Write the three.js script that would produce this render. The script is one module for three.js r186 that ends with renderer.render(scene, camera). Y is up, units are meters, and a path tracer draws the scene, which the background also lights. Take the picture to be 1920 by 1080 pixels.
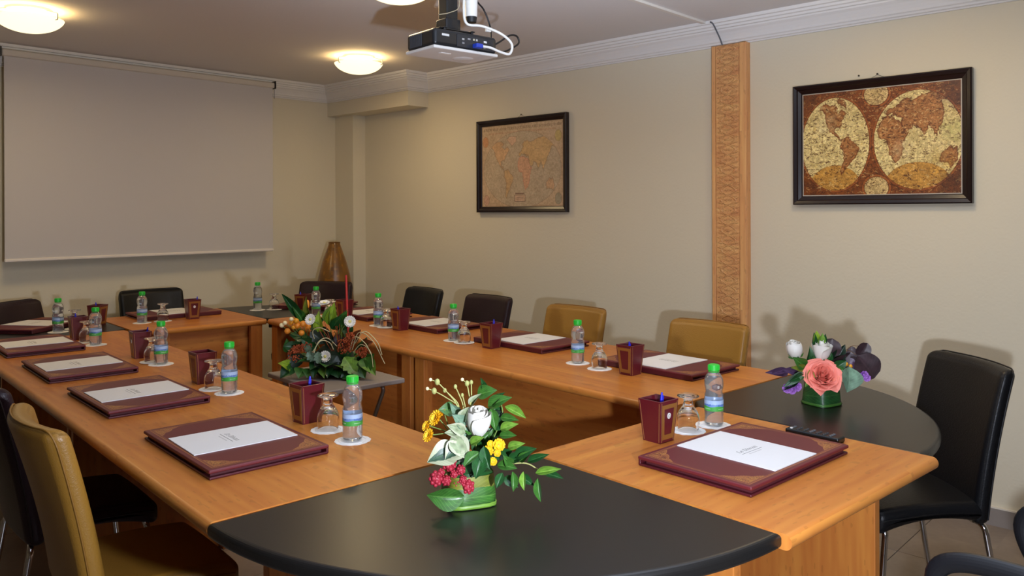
import * as THREE from 'three';
import { RoundedBoxGeometry } from 'three/addons/geometries/RoundedBoxGeometry.js';
import { mergeGeometries } from 'three/addons/utils/BufferGeometryUtils.js';
import { RectAreaLightUniformsLib } from 'three/addons/lights/RectAreaLightUniformsLib.js';

// ------------------------------------------------------------------ camera, light, exposure
RectAreaLightUniformsLib.init();
const scene = new THREE.Scene();
scene.background = new THREE.Color(0x000000);
const CEIL_AT = 2.53, R = Math.PI / 180, YAW = 46.82 * R;
const camera = new THREE.PerspectiveCamera(39.39, 16 / 9, 0.05, 60);
camera.position.set(0, 1.45, 0);
camera.rotation.set(0, -YAW, -0.21 * R, 'YXZ');
camera.setViewOffset(1920, 1080, 0, 143.9, 1920, 1080);      // a level camera with the lens shifted down
scene.add(camera);

const renderer = new THREE.WebGLRenderer({ antialias: true });
renderer.toneMapping = THREE.LinearToneMapping;
renderer.toneMappingExposure = 1.0;
renderer.shadowMap.enabled = true;

// the photographer's flash on its stand, to the right of the lens, a little ahead of it and lower
const flash = new THREE.SpotLight(new THREE.Color(0.90, 0.96, 1.12), 10.5, 0, 66 * R, 0.35, 2);
flash.position.set(0.69, 1.16, -0.12);
flash.target.position.set(0.69 + 2.9, 1.16, -0.12 - 2.73);
flash.castShadow = true; flash.shadow.radius = 1.6;
scene.add(flash, flash.target);
// most of it goes up: the head is tipped towards the ceiling, which throws it back over the room
const bounce = new THREE.SpotLight(new THREE.Color(0.82, 0.97, 1.24), 51, 0, 42 * R, 1, 2);
bounce.position.set(0.69, 1.20, -0.12);
bounce.target.position.set(1.50, CEIL_AT, -0.85);
bounce.castShadow = true; bounce.shadow.radius = 1.6;
scene.add(bounce, bounce.target);
const LAMP_DOWN = 34, LAMP_GLOW = 0.2, LAMP_RGB = [1, 0.74, 0.40];   // each ceiling bowl: soft light downward, a little escaping over the rim

// ------------------------------------------------------------------ helpers
const CEIL = 2.53, WX = 4.21, WZ = -5.95, TH = 0.78;
function rng(seed) { let s = seed >>> 0; return () => { s = (s + 0x6d2b79f5) | 0; let t = Math.imul(s ^ (s >>> 15), 1 | s); t = (t + Math.imul(t ^ (t >>> 7), 61 | t)) ^ t; return ((t ^ (t >>> 14)) >>> 0) / 4294967296; }; }
const names = {};
const numbered = (n) => { const k = names[n] = (names[n] ?? -1) + 1; return k ? n + '_' + String(k).padStart(3, '0') : n; };
function shadowed(o) { o.traverse((m) => { if (m.isMesh) { m.castShadow = true; m.receiveShadow = true; } }); return o; }
function thing(name, label, category, [x, y, z] = [0, 0, 0], turn = 0, group) {
  const o = new THREE.Group(); o.name = numbered(name); scene.add(o);
  o.position.set(x, y, z); o.rotation.y = turn; o.userData = { label, category };
  if (group) o.userData.group = group;
  return o;
}
function part(name, geo, mat, parent, label) {
  const m = new THREE.Mesh(geo, mat); m.name = name; parent.add(m);
  m.castShadow = m.receiveShadow = true;
  if (label) m.userData.label = label;
  return m;
}
function struct(name, geo, mat) { const m = part(name, geo, mat, scene); m.userData.kind = 'structure'; return m; }
function lone(name, geo, mat, label, category, [x, y, z], turn = 0, group) {
  const m = part(numbered(name), geo, mat, scene); m.position.set(x, y, z); m.rotation.y = turn;
  m.userData = { label, category }; if (group) m.userData.group = group; return m;
}
function copyOf(src, label, [x, y, z], turn, group) {
  const c = src.clone(); c.name = numbered(src.name.replace(/_\d{3}$/, '')); scene.add(c);
  c.position.set(x, y, z); c.rotation.y = turn; c.userData = { ...src.userData, label }; if (group) c.userData.group = group;
  return c;
}
// the table ring stands turned a little against the room: its own frame, in metres on the floor
const TA = -4.8 * R;
const tp = (x, z, y = 0) => [x * Math.cos(TA) + z * Math.sin(TA), y, -x * Math.sin(TA) + z * Math.cos(TA)];
const flat = (g) => (g.index ? g.toNonIndexed() : g);
const merge = (list) => mergeGeometries(list.map((g) => { const f = flat(g); for (const k of Object.keys(f.attributes)) if (!['position', 'normal', 'uv'].includes(k)) f.deleteAttribute(k); return f; }));
const box = (w, h, d, x = 0, y = 0, z = 0) => new THREE.BoxGeometry(w, h, d).translate(x, y, z);
const rbox = (w, h, d, r = 0.004, x = 0, y = 0, z = 0, s = 2) => new RoundedBoxGeometry(w, h, d, s, r).translate(x, y, z);
const cyl = (r1, r2, h, n = 24, x = 0, y = 0, z = 0) => new THREE.CylinderGeometry(r1, r2, h, n).translate(x, y, z);
const V = (a) => new THREE.Vector3(...a);
const tube = (pts, r, seg = 40, rad = 8, closed = false, tension = 0.5) => new THREE.TubeGeometry(new THREE.CatmullRomCurve3(pts.map(V), closed, 'catmullrom', tension), seg, r, rad, closed);
const lathe = (pts, n = 40) => new THREE.LatheGeometry(pts.map(([x, y]) => new THREE.Vector2(x, y)), n);
// a tube along straight runs with rounded corners
function bentTube(pts, r, bend, rad = 10) {
  const path = new THREE.CurvePath(), P = pts.map(V); let at = P[0];
  for (let i = 1; i < P.length - 1; i++) {
    const a = P[i].clone().add(P[i - 1].clone().sub(P[i]).setLength(bend)), b = P[i].clone().add(P[i + 1].clone().sub(P[i]).setLength(bend));
    path.add(new THREE.LineCurve3(at, a)); path.add(new THREE.QuadraticBezierCurve3(a, P[i], b)); at = b;
  }
  path.add(new THREE.LineCurve3(at, P[P.length - 1]));
  return new THREE.TubeGeometry(path, pts.length * 16, r, rad, false);
}
// uv in metres, by the way each face points; the pattern's u runs along the named axis where it can
function uvm(geo, grain = 'x', s = 1, o = 0) {
  const g = flat(geo), p = g.attributes.position, n = g.attributes.normal, uv = new Float32Array(p.count * 2), ax = ['x', 'y', 'z'];
  for (let i = 0; i < p.count; i++) {
    const q = [p.getX(i), p.getY(i), p.getZ(i)], m = [Math.abs(n.getX(i)), Math.abs(n.getY(i)), Math.abs(n.getZ(i))];
    const d = m[1] >= m[0] && m[1] >= m[2] ? 1 : m[0] >= m[2] ? 0 : 2, left = [0, 1, 2].filter((k) => k !== d);
    const gi = ax.indexOf(grain), u = left.includes(gi) ? gi : left.includes(1) ? 1 : left[0], v = left.find((k) => k !== u);
    uv[2 * i] = q[u] * s + o; uv[2 * i + 1] = q[v] * s + o * 0.37;
  }
  g.setAttribute('uv', new THREE.BufferAttribute(uv, 2)); return g;
}
// normals averaged over vertices that share a place (keeps uv seams)
function smooth(geo) {
  const g = geo; g.computeVertexNormals();
  const p = g.attributes.position, n = g.attributes.normal, sum = new Map(), key = (i) => Math.round(p.getX(i) * 2e4) + ',' + Math.round(p.getY(i) * 2e4) + ',' + Math.round(p.getZ(i) * 2e4);
  for (let i = 0; i < p.count; i++) { const k = key(i), v = sum.get(k) ?? new THREE.Vector3(); v.x += n.getX(i); v.y += n.getY(i); v.z += n.getZ(i); sum.set(k, v); }
  for (let i = 0; i < p.count; i++) { const v = sum.get(key(i)).clone().normalize(); n.setXYZ(i, v.x, v.y, v.z); }
  return g;
}
// a cushion-like slab with rounded edges and enough rows to be bent
function slab(w, h, d, r, nx, ny, nz, bend) {
  const axis = (len, n, rr) => { const a = [], half = len / 2; for (let k = 3; k >= 0; k--) a.push(-(half - rr) - rr * Math.tan(k * 15 * R)); for (let k = 1; k < n; k++) a.push(-(half - rr) + (2 * (half - rr) * k) / n); for (let k = 0; k <= 3; k++) a.push(half - rr + rr * Math.tan(k * 15 * R)); return a; };
  const X = axis(w, nx, r), Y = axis(h, ny, r), Z = axis(d, nz, r);
  const g = new THREE.BoxGeometry(1, 1, 1, X.length - 1, Y.length - 1, Z.length - 1), p = g.attributes.position;
  for (let i = 0; i < p.count; i++) {
    const q = [[p.getX(i), X, w], [p.getY(i), Y, h], [p.getZ(i), Z, d]].map(([t, a, len]) => [a[Math.round((t + 0.5) * (a.length - 1))], len]);
    const inn = q.map(([t, len]) => Math.max(-(len / 2 - r), Math.min(len / 2 - r, t))), dir = q.map(([t], k) => t - inn[k]), l = Math.hypot(...dir) || 1;
    const o = inn.map((t, k) => t + (dir[k] / l) * r), b = bend ? bend(...o) : o;
    p.setXYZ(i, ...b);
  }
  return smooth(g);
}
// tileable value noise
function noise2(seed, n) { const r = rng(seed), a = Array.from({ length: n * n }, r); return (x, y) => { const xi = Math.floor(x), yi = Math.floor(y), f = (t) => t * t * (3 - 2 * t), u = f(x - xi), v = f(y - yi), m = (k) => ((k % n) + n) % n, g = (i, j) => a[m(j) * n + m(i)]; return (g(xi, yi) * (1 - u) + g(xi + 1, yi) * u) * (1 - v) + (g(xi, yi + 1) * (1 - u) + g(xi + 1, yi + 1) * u) * v; }; }
function paint(w, h, f, srgb = true) {
  const d = new Uint8Array(w * h * 4);
  for (let y = 0; y < h; y++) for (let x = 0; x < w; x++) { const c = f(x / w, y / h); for (let k = 0; k < 3; k++) d[(y * w + x) * 4 + k] = Math.max(0, Math.min(255, c[k] ?? c[0])); d[(y * w + x) * 4 + 3] = 255; }
  const t = new THREE.DataTexture(d, w, h); t.wrapS = t.wrapT = THREE.RepeatWrapping; t.magFilter = THREE.LinearFilter; t.minFilter = THREE.LinearFilter; if (srgb) t.colorSpace = THREE.SRGBColorSpace; t.needsUpdate = true; return t;
}
function canvasTex(w, h, draw) { const c = document.createElement('canvas'); c.width = w; c.height = h; draw(c.getContext('2d'), w, h); const t = new THREE.CanvasTexture(c); t.colorSpace = THREE.SRGBColorSpace; t.anisotropy = 8; return t; }
const std = (color, roughness = 0.5, more = {}) => new THREE.MeshStandardMaterial({ color, roughness, ...more });
const phy = (color, roughness = 0.5, more = {}) => new THREE.MeshPhysicalMaterial({ color, roughness, ...more });

// ------------------------------------------------------------------ materials
const nA = noise2(11, 64), nB = noise2(12, 64), nC = noise2(13, 128), nD = noise2(14, 16);
function woodTexture(base, contrast) {          // grain along u; 1 tile = 1 m x 1 m
  return paint(1024, 1024, (u, v) => {
    const warp = nD(u * 4, v * 16) * 0.02, s = nA(u * 2, (v + warp) * 64) * 0.5 + nC(u * 8, (v + warp * 0.6) * 128) * 0.3 + nB(u * 16, v * 64) * 0.2;
    const band = nD(u * 1 + 3, (v + warp) * 16), k = 1 + contrast * ((s - 0.5) * 0.9 + (band - 0.5) * 0.5), fleck = nC(u * 32, v * 128) > 0.84 ? 0.93 : 1;
    return [base[0] * k * fleck, base[1] * k * k * fleck, base[2] * k * k * fleck];
  });
}
const plasterBump = paint(512, 512, (u, v) => { const t = nC(u * 128, v * 128) * 0.5 + nA(u * 64, v * 64) * 0.3 + nD(u * 16, v * 16) * 0.2; return [t * 255, t * 255, t * 255]; }, false);
const leatherBump = paint(512, 512, (u, v) => { const t = 0.55 * nC(u * 128, v * 128) + 0.45 * nC(u * 64 + 5, v * 64); return [t * 255, t * 255, t * 255]; }, false);
const woodTop = woodTexture([195, 122, 54], 0.15), woodPale = woodTexture([224, 166, 108], 0.14);
const M = {
  wall: std(0xddd5be, 0.85, { bumpMap: plasterBump, bumpScale: 0.0006 }),
  ceiling: std(0xdedbd8, 0.9, { bumpMap: plasterBump, bumpScale: 0.0005 }),
  plaster: std(0xe6e4e0, 0.7),
  top: phy(0xffffff, 0.38, { map: woodTop, clearcoat: 0.05, clearcoatRoughness: 0.15, specularIntensity: 0.7 }),
  panel: std(0xffffff, 0.45, { map: woodTop }),
  pale: std(0xffffff, 0.45, { map: woodPale }),
  black: phy(0x171615, 0.34, { clearcoat: 0.04, clearcoatRoughness: 0.2, specularIntensity: 0.9 }),
  chrome: std(0xd8d8da, 0.14, { metalness: 1 }),
  tan: phy(0x9b7029, 0.42, { bumpMap: leatherBump, bumpScale: 0.0005, clearcoat: 0.1, clearcoatRoughness: 0.35 }),
  tanDark: std(0x8a6022, 0.5),
  blackLeather: phy(0x0c0d10, 0.42, { bumpMap: leatherBump, bumpScale: 0.0005, specularIntensity: 0.7 }),
  blackSeam: std(0x0b0b0d, 0.5),
  brownLeather: phy(0x25131a, 0.42, { bumpMap: leatherBump, bumpScale: 0.0005, specularIntensity: 0.7 }),
  brownSeam: std(0x1c0e10, 0.5),
  plastic: std(0x14161a, 0.42),
  greyFabric: std(0x23252b, 0.9),
};

// ------------------------------------------------------------------ the room
const X0 = -3.9, Z1 = 3.8, T = 0.14;
const tileMats = [0, 1, 2].map((k) => { const c = [[142, 128, 114], [139, 125, 112], [145, 130, 116]][k]; return std(0xffffff, 0.34, { map: paint(256, 256, (u, v) => { const t = 0.94 + 0.12 * nA(u * 8 + k * 5, v * 8) + 0.05 * (nC(u * 64, v * 64) - 0.5); return c.map((q) => q * t); }) }); });
{
  const floor = new THREE.Group(); floor.name = 'floor'; floor.userData = { kind: 'structure' }; scene.add(floor);
  part('screed', box(WX - X0 + 2 * T, 0.12, Z1 - WZ + 2 * T, (WX + X0) / 2, -0.066, (Z1 + WZ) / 2), std(0x85796e, 0.9), floor);
  const size = 0.6, gap = 0.003, tg = rbox(size - gap, 0.006, size - gap, 0.0015, 0, -0.003, 0, 1), r = rng(5);
  uvm(tg, 'x');
  for (let x = WX - size / 2; x > X0 - size / 2; x -= size) for (let z = WZ + size / 2; z < Z1 + size / 2; z += size) {
    const w = Math.min(x + size / 2, WX) - Math.max(x - size / 2, X0); if (w < 0.03) continue;
    const t = part('floor_tile', tg, tileMats[Math.floor(r() * 3)], floor); t.position.set(x, 0, z);
    if (z + size / 2 > Z1) { const d = Z1 - (z - size / 2); t.scale.z = Math.max(0.05, d / size); t.position.z = z - size / 2 + d / 2; }
    if (x - size / 2 < X0) { t.scale.x = w / size; t.position.x = X0 + w / 2; }
  }
}
struct('ceiling', uvm(box(WX - X0 + 2 * T, T, Z1 - WZ + 2 * T, (WX + X0) / 2, CEIL + T / 2, (Z1 + WZ) / 2)), M.ceiling);
struct('wall_right', uvm(box(T, CEIL, Z1 - WZ, WX + T / 2, CEIL / 2, (Z1 + WZ) / 2)), M.wall);
struct('wall_far', uvm(box(WX - X0 + 2 * T, CEIL, T, (WX + X0) / 2, CEIL / 2, WZ - T / 2)), M.wall);
struct('wall_left', uvm(box(T, CEIL, Z1 - WZ, X0 - T / 2, CEIL / 2, (Z1 + WZ) / 2)), M.wall);
struct('wall_back', uvm(box(WX - X0 + 2 * T, CEIL, T, (WX + X0) / 2, CEIL / 2, Z1 + T / 2)), M.wall);
// boxed pipe in the far right corner and the beam above it
struct('wall_column', uvm(box(WX - 4.082, 2.28, 0.26, (WX + 4.082) / 2, 1.14, -5.69 - 0.13)), M.wall);
struct('wall_beam', uvm(box(WX - 4.003, CEIL - 2.277, -4.858 - WZ, (WX + 4.003) / 2, (CEIL + 2.277) / 2, (WZ - 4.858) / 2)), M.wall);

// cornice: one moulded profile (out from the wall, down from the ceiling), swept along each run with mitred ends
const CORN = [[0, -0.138], [0.010, -0.138], [0.012, -0.131], [0.020, -0.127], [0.021, -0.118], [0.028, -0.113], [0.031, -0.100], [0.038, -0.086], [0.049, -0.070], [0.062, -0.058], [0.064, -0.050], [0.074, -0.047], [0.076, -0.036], [0.086, -0.032], [0.088, -0.020], [0.100, -0.017], [0.102, 0], [0, 0]];
function cornice(name, a, b, out, ma, mb) {          // a, b: floor points along the wall; out: unit vector into the room; ma, mb: mitre at each end (+1 outer, -1 inner, 0 square)
  const A = new THREE.Vector2(...a), B = new THREE.Vector2(...b), along = B.clone().sub(A).normalize(), pos = [];
  const P = (t, [o, y]) => { const base = t ? B : A, m = t ? mb * o : -ma * o; return [base.x + out[0] * o + along.x * m, CEIL + y, base.y + out[1] * o + along.y * m]; };
  for (let i = 0; i < CORN.length - 1; i++) { const q = [P(0, CORN[i]), P(1, CORN[i]), P(1, CORN[i + 1]), P(0, CORN[i + 1])]; pos.push(...q[0], ...q[1], ...q[2], ...q[0], ...q[2], ...q[3]); }
  const g = new THREE.BufferGeometry(); g.setAttribute('position', new THREE.Float32BufferAttribute(pos, 3)); g.computeVertexNormals();
  g.setAttribute('uv', new THREE.Float32BufferAttribute(new Float32Array(pos.length / 3 * 2), 2));
  const m = M.plaster.clone(); m.side = THREE.DoubleSide; return struct(name, g, m);
}
cornice('trim_1', [WX, -4.858], [WX, Z1], [-1, 0], -1, 0);
cornice('trim_2', [4.003, -4.858], [WX, -4.858], [0, 1], 1, -1);
cornice('trim_3', [4.003, WZ], [4.003, -4.858], [-1, 0], -1, 1);
cornice('trim_4', [X0, WZ], [4.003, WZ], [0, 1], 0, -1);
// skirting: the floor's tile set on edge, with a pale top joint
{
  const skirt = std(0x928a84, 0.35), pale = std(0xe6dfd0, 0.5);
  for (const [nm, g1, g2] of [
    ['baseboard_right', box(0.014, 0.08, Z1 - WZ, WX - 0.007, 0.04, (Z1 + WZ) / 2), box(0.014, 0.007, Z1 - WZ, WX - 0.007, 0.0835, (Z1 + WZ) / 2)],
    ['baseboard_far', box(4.082 - X0, 0.08, 0.014, (4.082 + X0) / 2, 0.04, WZ + 0.007), box(4.082 - X0, 0.007, 0.014, (4.082 + X0) / 2, 0.0835, WZ + 0.007)]]) {
    const o = new THREE.Group(); o.name = nm; o.userData = { kind: 'structure' }; scene.add(o);
    part('skirting_tile', g1, skirt, o); part('joint', g2, pale, o);
  }
}

// ------------------------------------------------------------------ ceiling bowls
{
  const bowlMat = std(0xfff1d0, 0.4, { emissive: new THREE.Color(1.0, 0.82, 0.46), emissiveIntensity: 1.75, side: THREE.DoubleSide });
  const steel = std(0xb9b4a8, 0.3, { metalness: 0.9 });
  const spots = [[3.35, -4.6, 'lit frosted glass ceiling bowl above the far corner beside the beam'], [1.36, -4.78, 'lit frosted glass ceiling bowl in front of the projection screen'], [2.34, -2.9, 'lit frosted glass ceiling bowl beside the projector'],
    [3.3, -1.2, 'lit frosted glass ceiling bowl outside the view above the double-globe map']];
  const prof = []; for (let k = 0; k <= 14; k++) { const t = k / 14; prof.push([0.166 * Math.sin(t * 78 * R) / Math.sin(78 * R), -0.072 * (Math.cos(t * 78 * R) - Math.cos(78 * R)) / (1 - Math.cos(78 * R))]); }
  const bowl = lathe(prof, 48);
  const proto = {};
  for (const [x, z, label] of spots) {
    const o = thing('ceiling_lamp', label, 'lamp', [x, CEIL, z], 0.6, 'bowl lamps on the ceiling');
    part('bowl', bowl, bowlMat, o).position.y = -0.052;
    part('base_plate', cyl(0.11, 0.11, 0.012, 32, 0, -0.006, 0), std(0xe8e2d4, 0.5), o);
    for (let k = 0; k < 3; k++) { const a = k * 120 * R + 0.5, c = part('clip', bentTube([[0.1, -0.012, 0], [0.172, -0.030, 0], [0.172, -0.062, 0], [0.158, -0.064, 0]], 0.003, 0.006, 6), steel, o); c.rotation.y = a; }
    const g = new THREE.PointLight(new THREE.Color(...LAMP_RGB), LAMP_GLOW, 0, 2); g.position.set(0, -0.045, 0); g.castShadow = true; o.add(g);
    const d = new THREE.RectAreaLight(new THREE.Color(...LAMP_RGB), LAMP_DOWN, 0.24, 0.24); d.position.set(0, -0.132, 0); d.rotation.x = -Math.PI / 2; o.add(d);
  }
}

// ------------------------------------------------------------------ the ring of tables
// cross-section of a wooden top: across its depth, both long edges bull-nosed
function topGeo(len, depth, th = 0.034) {
  const s = new THREE.Shape(), h = depth / 2, r = th / 2;
  s.moveTo(-h + r, 0); s.lineTo(h - r, 0); s.absarc(h - r, r, r, -Math.PI / 2, Math.PI / 2, false); s.lineTo(-h + r, th); s.absarc(-h + r, r, r, Math.PI / 2, 1.5 * Math.PI, false);
  const g = new THREE.ExtrudeGeometry(s, { depth: len, bevelEnabled: false, curveSegments: 10 }).translate(0, 0, -len / 2);
  return uvm(g, 'z', 1, depth);
}
// a module: long axis z (local), sitters on the -x side; leg panels stand back from the sitters' edge
function tableModule(label, cx, cz, len, depth, turn, back = 0.15) {
  const [x, , z] = tp(cx, cz), o = thing('table_module', label, 'table', [x, 0, z], TA + turn, 'wooden modules of the table ring');
  part('tabletop', topGeo(len - 0.0012, depth).translate(0, TH - 0.034, 0), M.top, o);
  const legH = TH - 0.034, i0 = -depth / 2 + back, i1 = depth / 2 - 0.05;
  for (const s of [-1, 1]) {
    const lz = s * (len / 2 - 0.035);
    const leg = part('leg_panel', uvm(rbox(i1 - i0, legH, 0.03, 0.003, (i0 + i1) / 2, legH / 2, lz), 'y', 1, s + cx), M.panel, o);
    part('edge_post', uvm(rbox(0.03, legH, 0.075, 0.003, i1 + 0.0152, legH / 2, s * (len / 2 - 0.0575)), 'y', 1, s * 2 + cz), M.panel, leg);
  }
  part('modesty_panel', uvm(rbox(0.018, 0.52, len - 0.102, 0.002, i1 - 0.06, legH - 0.26, 0), 'z', 1, cz), M.panel, o);
  return o;
}
// left row (sitters at low x), right row (sitters at high x), far row (sitters at low z), short end module (sitters at high z)
tableModule('orange wood table module with two closed leather pads beside the red-berry vase', 1.055, -2.615, 1.77, 0.77, 0);
tableModule('orange wood table module of the row opposite the maps, far half towards the screen', 1.055, -4.1975, 1.395, 0.77, 0);
tableModule('orange wood table module along the map wall with the tan chairs', 2.652, -2.4525, 1.545, 0.84, Math.PI, 0.25);
tableModule('orange wood table module along the map wall with black and brown chairs', 2.652, -3.9975, 1.545, 0.84, Math.PI, 0.25);
tableModule('short orange wood table module below the projection screen', 1.844, -5.168, 0.775, 0.785, -Math.PI / 2);
tableModule('short orange wood end module carrying the remote control', 1.920, -1.237, 0.778, 0.785, Math.PI / 2);

// black quarter-round corner tops between the modules; apex cut off, outer rim rounded
function cornerTop(label, ax, az, start, r) {
  const cut = 0.07, s = new THREE.Shape(), b = 0.012;
  s.moveTo(cut, 0); s.lineTo(r, 0); s.absarc(0, 0, r, 0, Math.PI / 2, false); s.lineTo(0, cut); s.closePath();
  const g = new THREE.ExtrudeGeometry(s, { depth: 0.034 - 2 * b, bevelEnabled: true, bevelSize: b, bevelThickness: b, bevelOffset: -b, bevelSegments: 5, curveSegments: 48 });
  g.rotateX(-Math.PI / 2).translate(0, TH - 0.034 + b, 0);        // shape x -> x, shape y -> -z
  const [x, , z] = tp(ax, az), o = thing('corner_table', label, 'table', [x, 0, z], TA + start, 'black corner tops of the table ring');
  part('tabletop', uvm(g), M.black, o);
  part('corner_bracket', uvm(rbox(0.30, 0.03, 0.04, 0.003, 0, TH - 0.034 - 0.0155, 0).rotateY(Math.PI / 4).translate(0.16, 0, -0.16)), M.plastic, o);
  const post = part('leg', cyl(0.03, 0.03, TH - 0.036, 20, 0, (TH - 0.036) / 2, 0), M.plastic, o); post.position.set(0.20, 0, -0.20);
  part('foot_disc', cyl(0.09, 0.1, 0.012, 28, 0, 0.006, 0), M.plastic, post);
  return o;
}
cornerTop('black quarter-round corner table top under the red-berry vase', 1.5305, -1.7275, Math.PI, 0.86);
cornerTop('black quarter-round corner table top under the pink-rose vase', 2.310, -1.679, -Math.PI / 2, 0.79);
cornerTop('black quarter-round corner table top in front of the tall brown floor vase', 2.2335, -4.7715, 0, 0.80);
cornerTop('black quarter-round corner table top beside the screen with one leather pad', 1.4555, -4.8965, Math.PI / 2, 0.785);

// ------------------------------------------------------------------ chairs
const backBend = (x, y, z) => { const yy = y + 0.645, t = (yy - 0.385) / 0.52; return [x, yy, z - 0.165 - 0.085 * t - 0.045 * t * t + 0.045 * (x / 0.22) ** 2 * (0.3 + 0.7 * t)]; };
const chairParts = (() => {
  const back = uvm(slab(0.435, 0.52, 0.060, 0.028, 10, 12, 1, backBend), 'y', 4);
  const seat = uvm(slab(0.432, 0.085, 0.405, 0.030, 10, 2, 10, (x, y, z) => { const zz = z + 0.0175, low = y < 0 ? 1 : 0, fr = Math.max(0, (zz + 0.05) / 0.27); return [x, y + 0.420 - 0.022 * fr * fr + low * 0.03 * (1 - (zz / 0.22) ** 2) + (low ? 0 : 0.006 * (1 - (x / 0.2175) ** 2)), zz]; }), 'z', 4);
  const rim = (zOff) => { const p = []; for (let k = 0; k <= 10; k++) p.push(backBend(-0.2155, -0.24 + 0.46 * k / 10, zOff)); p.push(backBend(-0.205, 0.252, zOff)); for (let k = 0; k <= 8; k++) p.push(backBend(-0.185 + 0.37 * k / 8, 0.2605, zOff)); p.push(backBend(0.205, 0.252, zOff)); for (let k = 10; k >= 0; k--) p.push(backBend(0.2155, -0.24 + 0.46 * k / 10, zOff)); return p; };
  const piping = tube(rim(-0.015), 0.0028, 90, 6);
  const seatPipe = tube([[-0.214, 0.428, -0.13], [-0.214, 0.432, 0], [-0.216, 0.418, 0.17], [-0.19, 0.410, 0.209], [0, 0.412, 0.218], [0.19, 0.410, 0.209], [0.216, 0.418, 0.17], [0.214, 0.432, 0], [0.214, 0.428, -0.13]], 0.0028, 80, 6);
  const leg = (s) => bentTube([[s * 0.14, 0.383, 0.17], [s * 0.195, 0.383, 0.18], [s * 0.205, 0.0115, 0.215], [s * 0.205, 0.0115, -0.235], [s * 0.195, 0.383, -0.17], [s * 0.14, 0.383, -0.16]], 0.0105, 0.03, 10);
  return { back, seat, piping, seatPipe, legs: [leg(-1), leg(1)], bar: merge([bentTube([[-0.16, 0.383, 0.17], [0, 0.383, 0.17], [0.16, 0.383, 0.17]], 0.0095, 0.02, 8), bentTube([[-0.16, 0.383, -0.16], [0, 0.383, -0.16], [0.16, 0.383, -0.16]], 0.0095, 0.02, 8)]) };
})();
function chair(label, kind, cx, cz, fx, fz, group) {      // place and facing in the table frame
  const [x, , z] = tp(cx, cz), o = thing('meeting_chair', label, 'chair', [x, 0, z], TA + Math.atan2(fx, fz), group), C = chairParts;
  const [m, s] = { tan: [M.tan, M.tanDark], black: [M.blackLeather, M.blackSeam], brown: [M.brownLeather, M.brownSeam] }[kind];
  const b = part('backrest', C.back, m, o); part('piping', C.piping, s, b);
  const st = part('seat', C.seat, m, o); part('piping', C.seatPipe, s, st);
  for (const g of C.legs) part('leg_frame', g, M.chrome, o, 'chrome tube sled leg');
  part('cross_bar', C.bar, M.chrome, o);
  return o;
}
const row = 'chairs along the map wall';
chair('tan leather chair along the map wall, in front of the carved wooden pilaster', 'tan', 3.09, -2.27, -1, 0.02, row);
chair('tan leather chair along the map wall, next to the dark brown chair', 'tan', 3.08, -3.15, -1, 0.02, row);
chair('dark brown leather chair along the map wall between a tan and a black chair', 'brown', 3.10, -3.945, -1, 0, row);
chair('black leather chair along the map wall nearest the tall brown floor vase', 'black', 3.10, -4.66, -1, -0.05, row);
chair('black leather chair set diagonally at the corner top with the pink-rose vase', 'black', 2.992, -1.215, -0.8, -0.6);
chair('tan leather chair seen from behind at the row opposite the maps', 'tan', 0.755, -2.47, 1, 0.0);
chair('dark brown leather chair standing next to the tan chair opposite the maps', 'brown', 0.745, -3.13, 1, 0);
chair('black leather chair below the projection screen', 'black', 1.92, -5.68, 0.04, 1);
chair('dark brown leather chair in front of the tall brown floor vase', 'brown', 2.90, -5.46, -0.82, 0.57);
chair('dark brown leather chair set diagonally at the black corner away from the floor vase', 'brown', 1.19, -5.50, 0.66, 0.75);

// the swivel armchair at the end module: only its arms come into view
{
  const o = thing('office_armchair', 'black swivel armchair with looped plastic arms beside the diagonal black leather chair', 'chair', [2.213, 0, -0.267], Math.PI - 0.16);
  part('seat', uvm(slab(0.50, 0.09, 0.46, 0.035, 6, 1, 6, (x, y, z) => [x, y + 0.46, z]), 'x', 4), M.greyFabric, o);
  part('backrest', uvm(slab(0.44, 0.5, 0.07, 0.03, 8, 8, 1, (x, y, z) => [x, y + 0.8, z - 0.27 - 0.06 * (y + 0.25) + 0.05 * (x / 0.22) ** 2]), 'y', 4), M.greyFabric, o);
  const armShape = new THREE.CatmullRomCurve3([[0, 0.42, -0.12], [0, 0.47, -0.2], [0, 0.60, -0.2], [0, 0.66, -0.13], [0, 0.675, 0.05], [0, 0.66, 0.2], [0, 0.61, 0.255], [0, 0.52, 0.225], [0, 0.44, 0.14], [0, 0.405, 0.03]].map(V), true, 'catmullrom', 0.5);
  const cross = new THREE.Shape(); cross.absellipse(0, 0, 0.015, 0.022, 0, Math.PI * 2);
  const armGeo = new THREE.ExtrudeGeometry(cross, { steps: 90, extrudePath: armShape, curveSegments: 10 });
  for (const s of [-1, 1]) { const a = part('arm', armGeo, M.plastic, o, 'black plastic loop arm'); a.position.x = s * 0.25; }
  part('gas_column', cyl(0.028, 0.028, 0.32, 20, 0, 0.255, 0), M.plastic, o);
  for (let k = 0; k < 5; k++) {
    const f = part('foot', merge([rbox(0.05, 0.03, 0.28, 0.012, 0, 0.085, 0.15), rbox(0.036, 0.03, 0.04, 0.01, 0, 0.066, 0.275)]), M.plastic, o); f.rotation.y = k * 72 * R;
    part('castor', new THREE.CylinderGeometry(0.026, 0.026, 0.036, 20).rotateZ(Math.PI / 2).translate(0, 0.0262, 0.275), M.plastic, f);
  }
}

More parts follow.
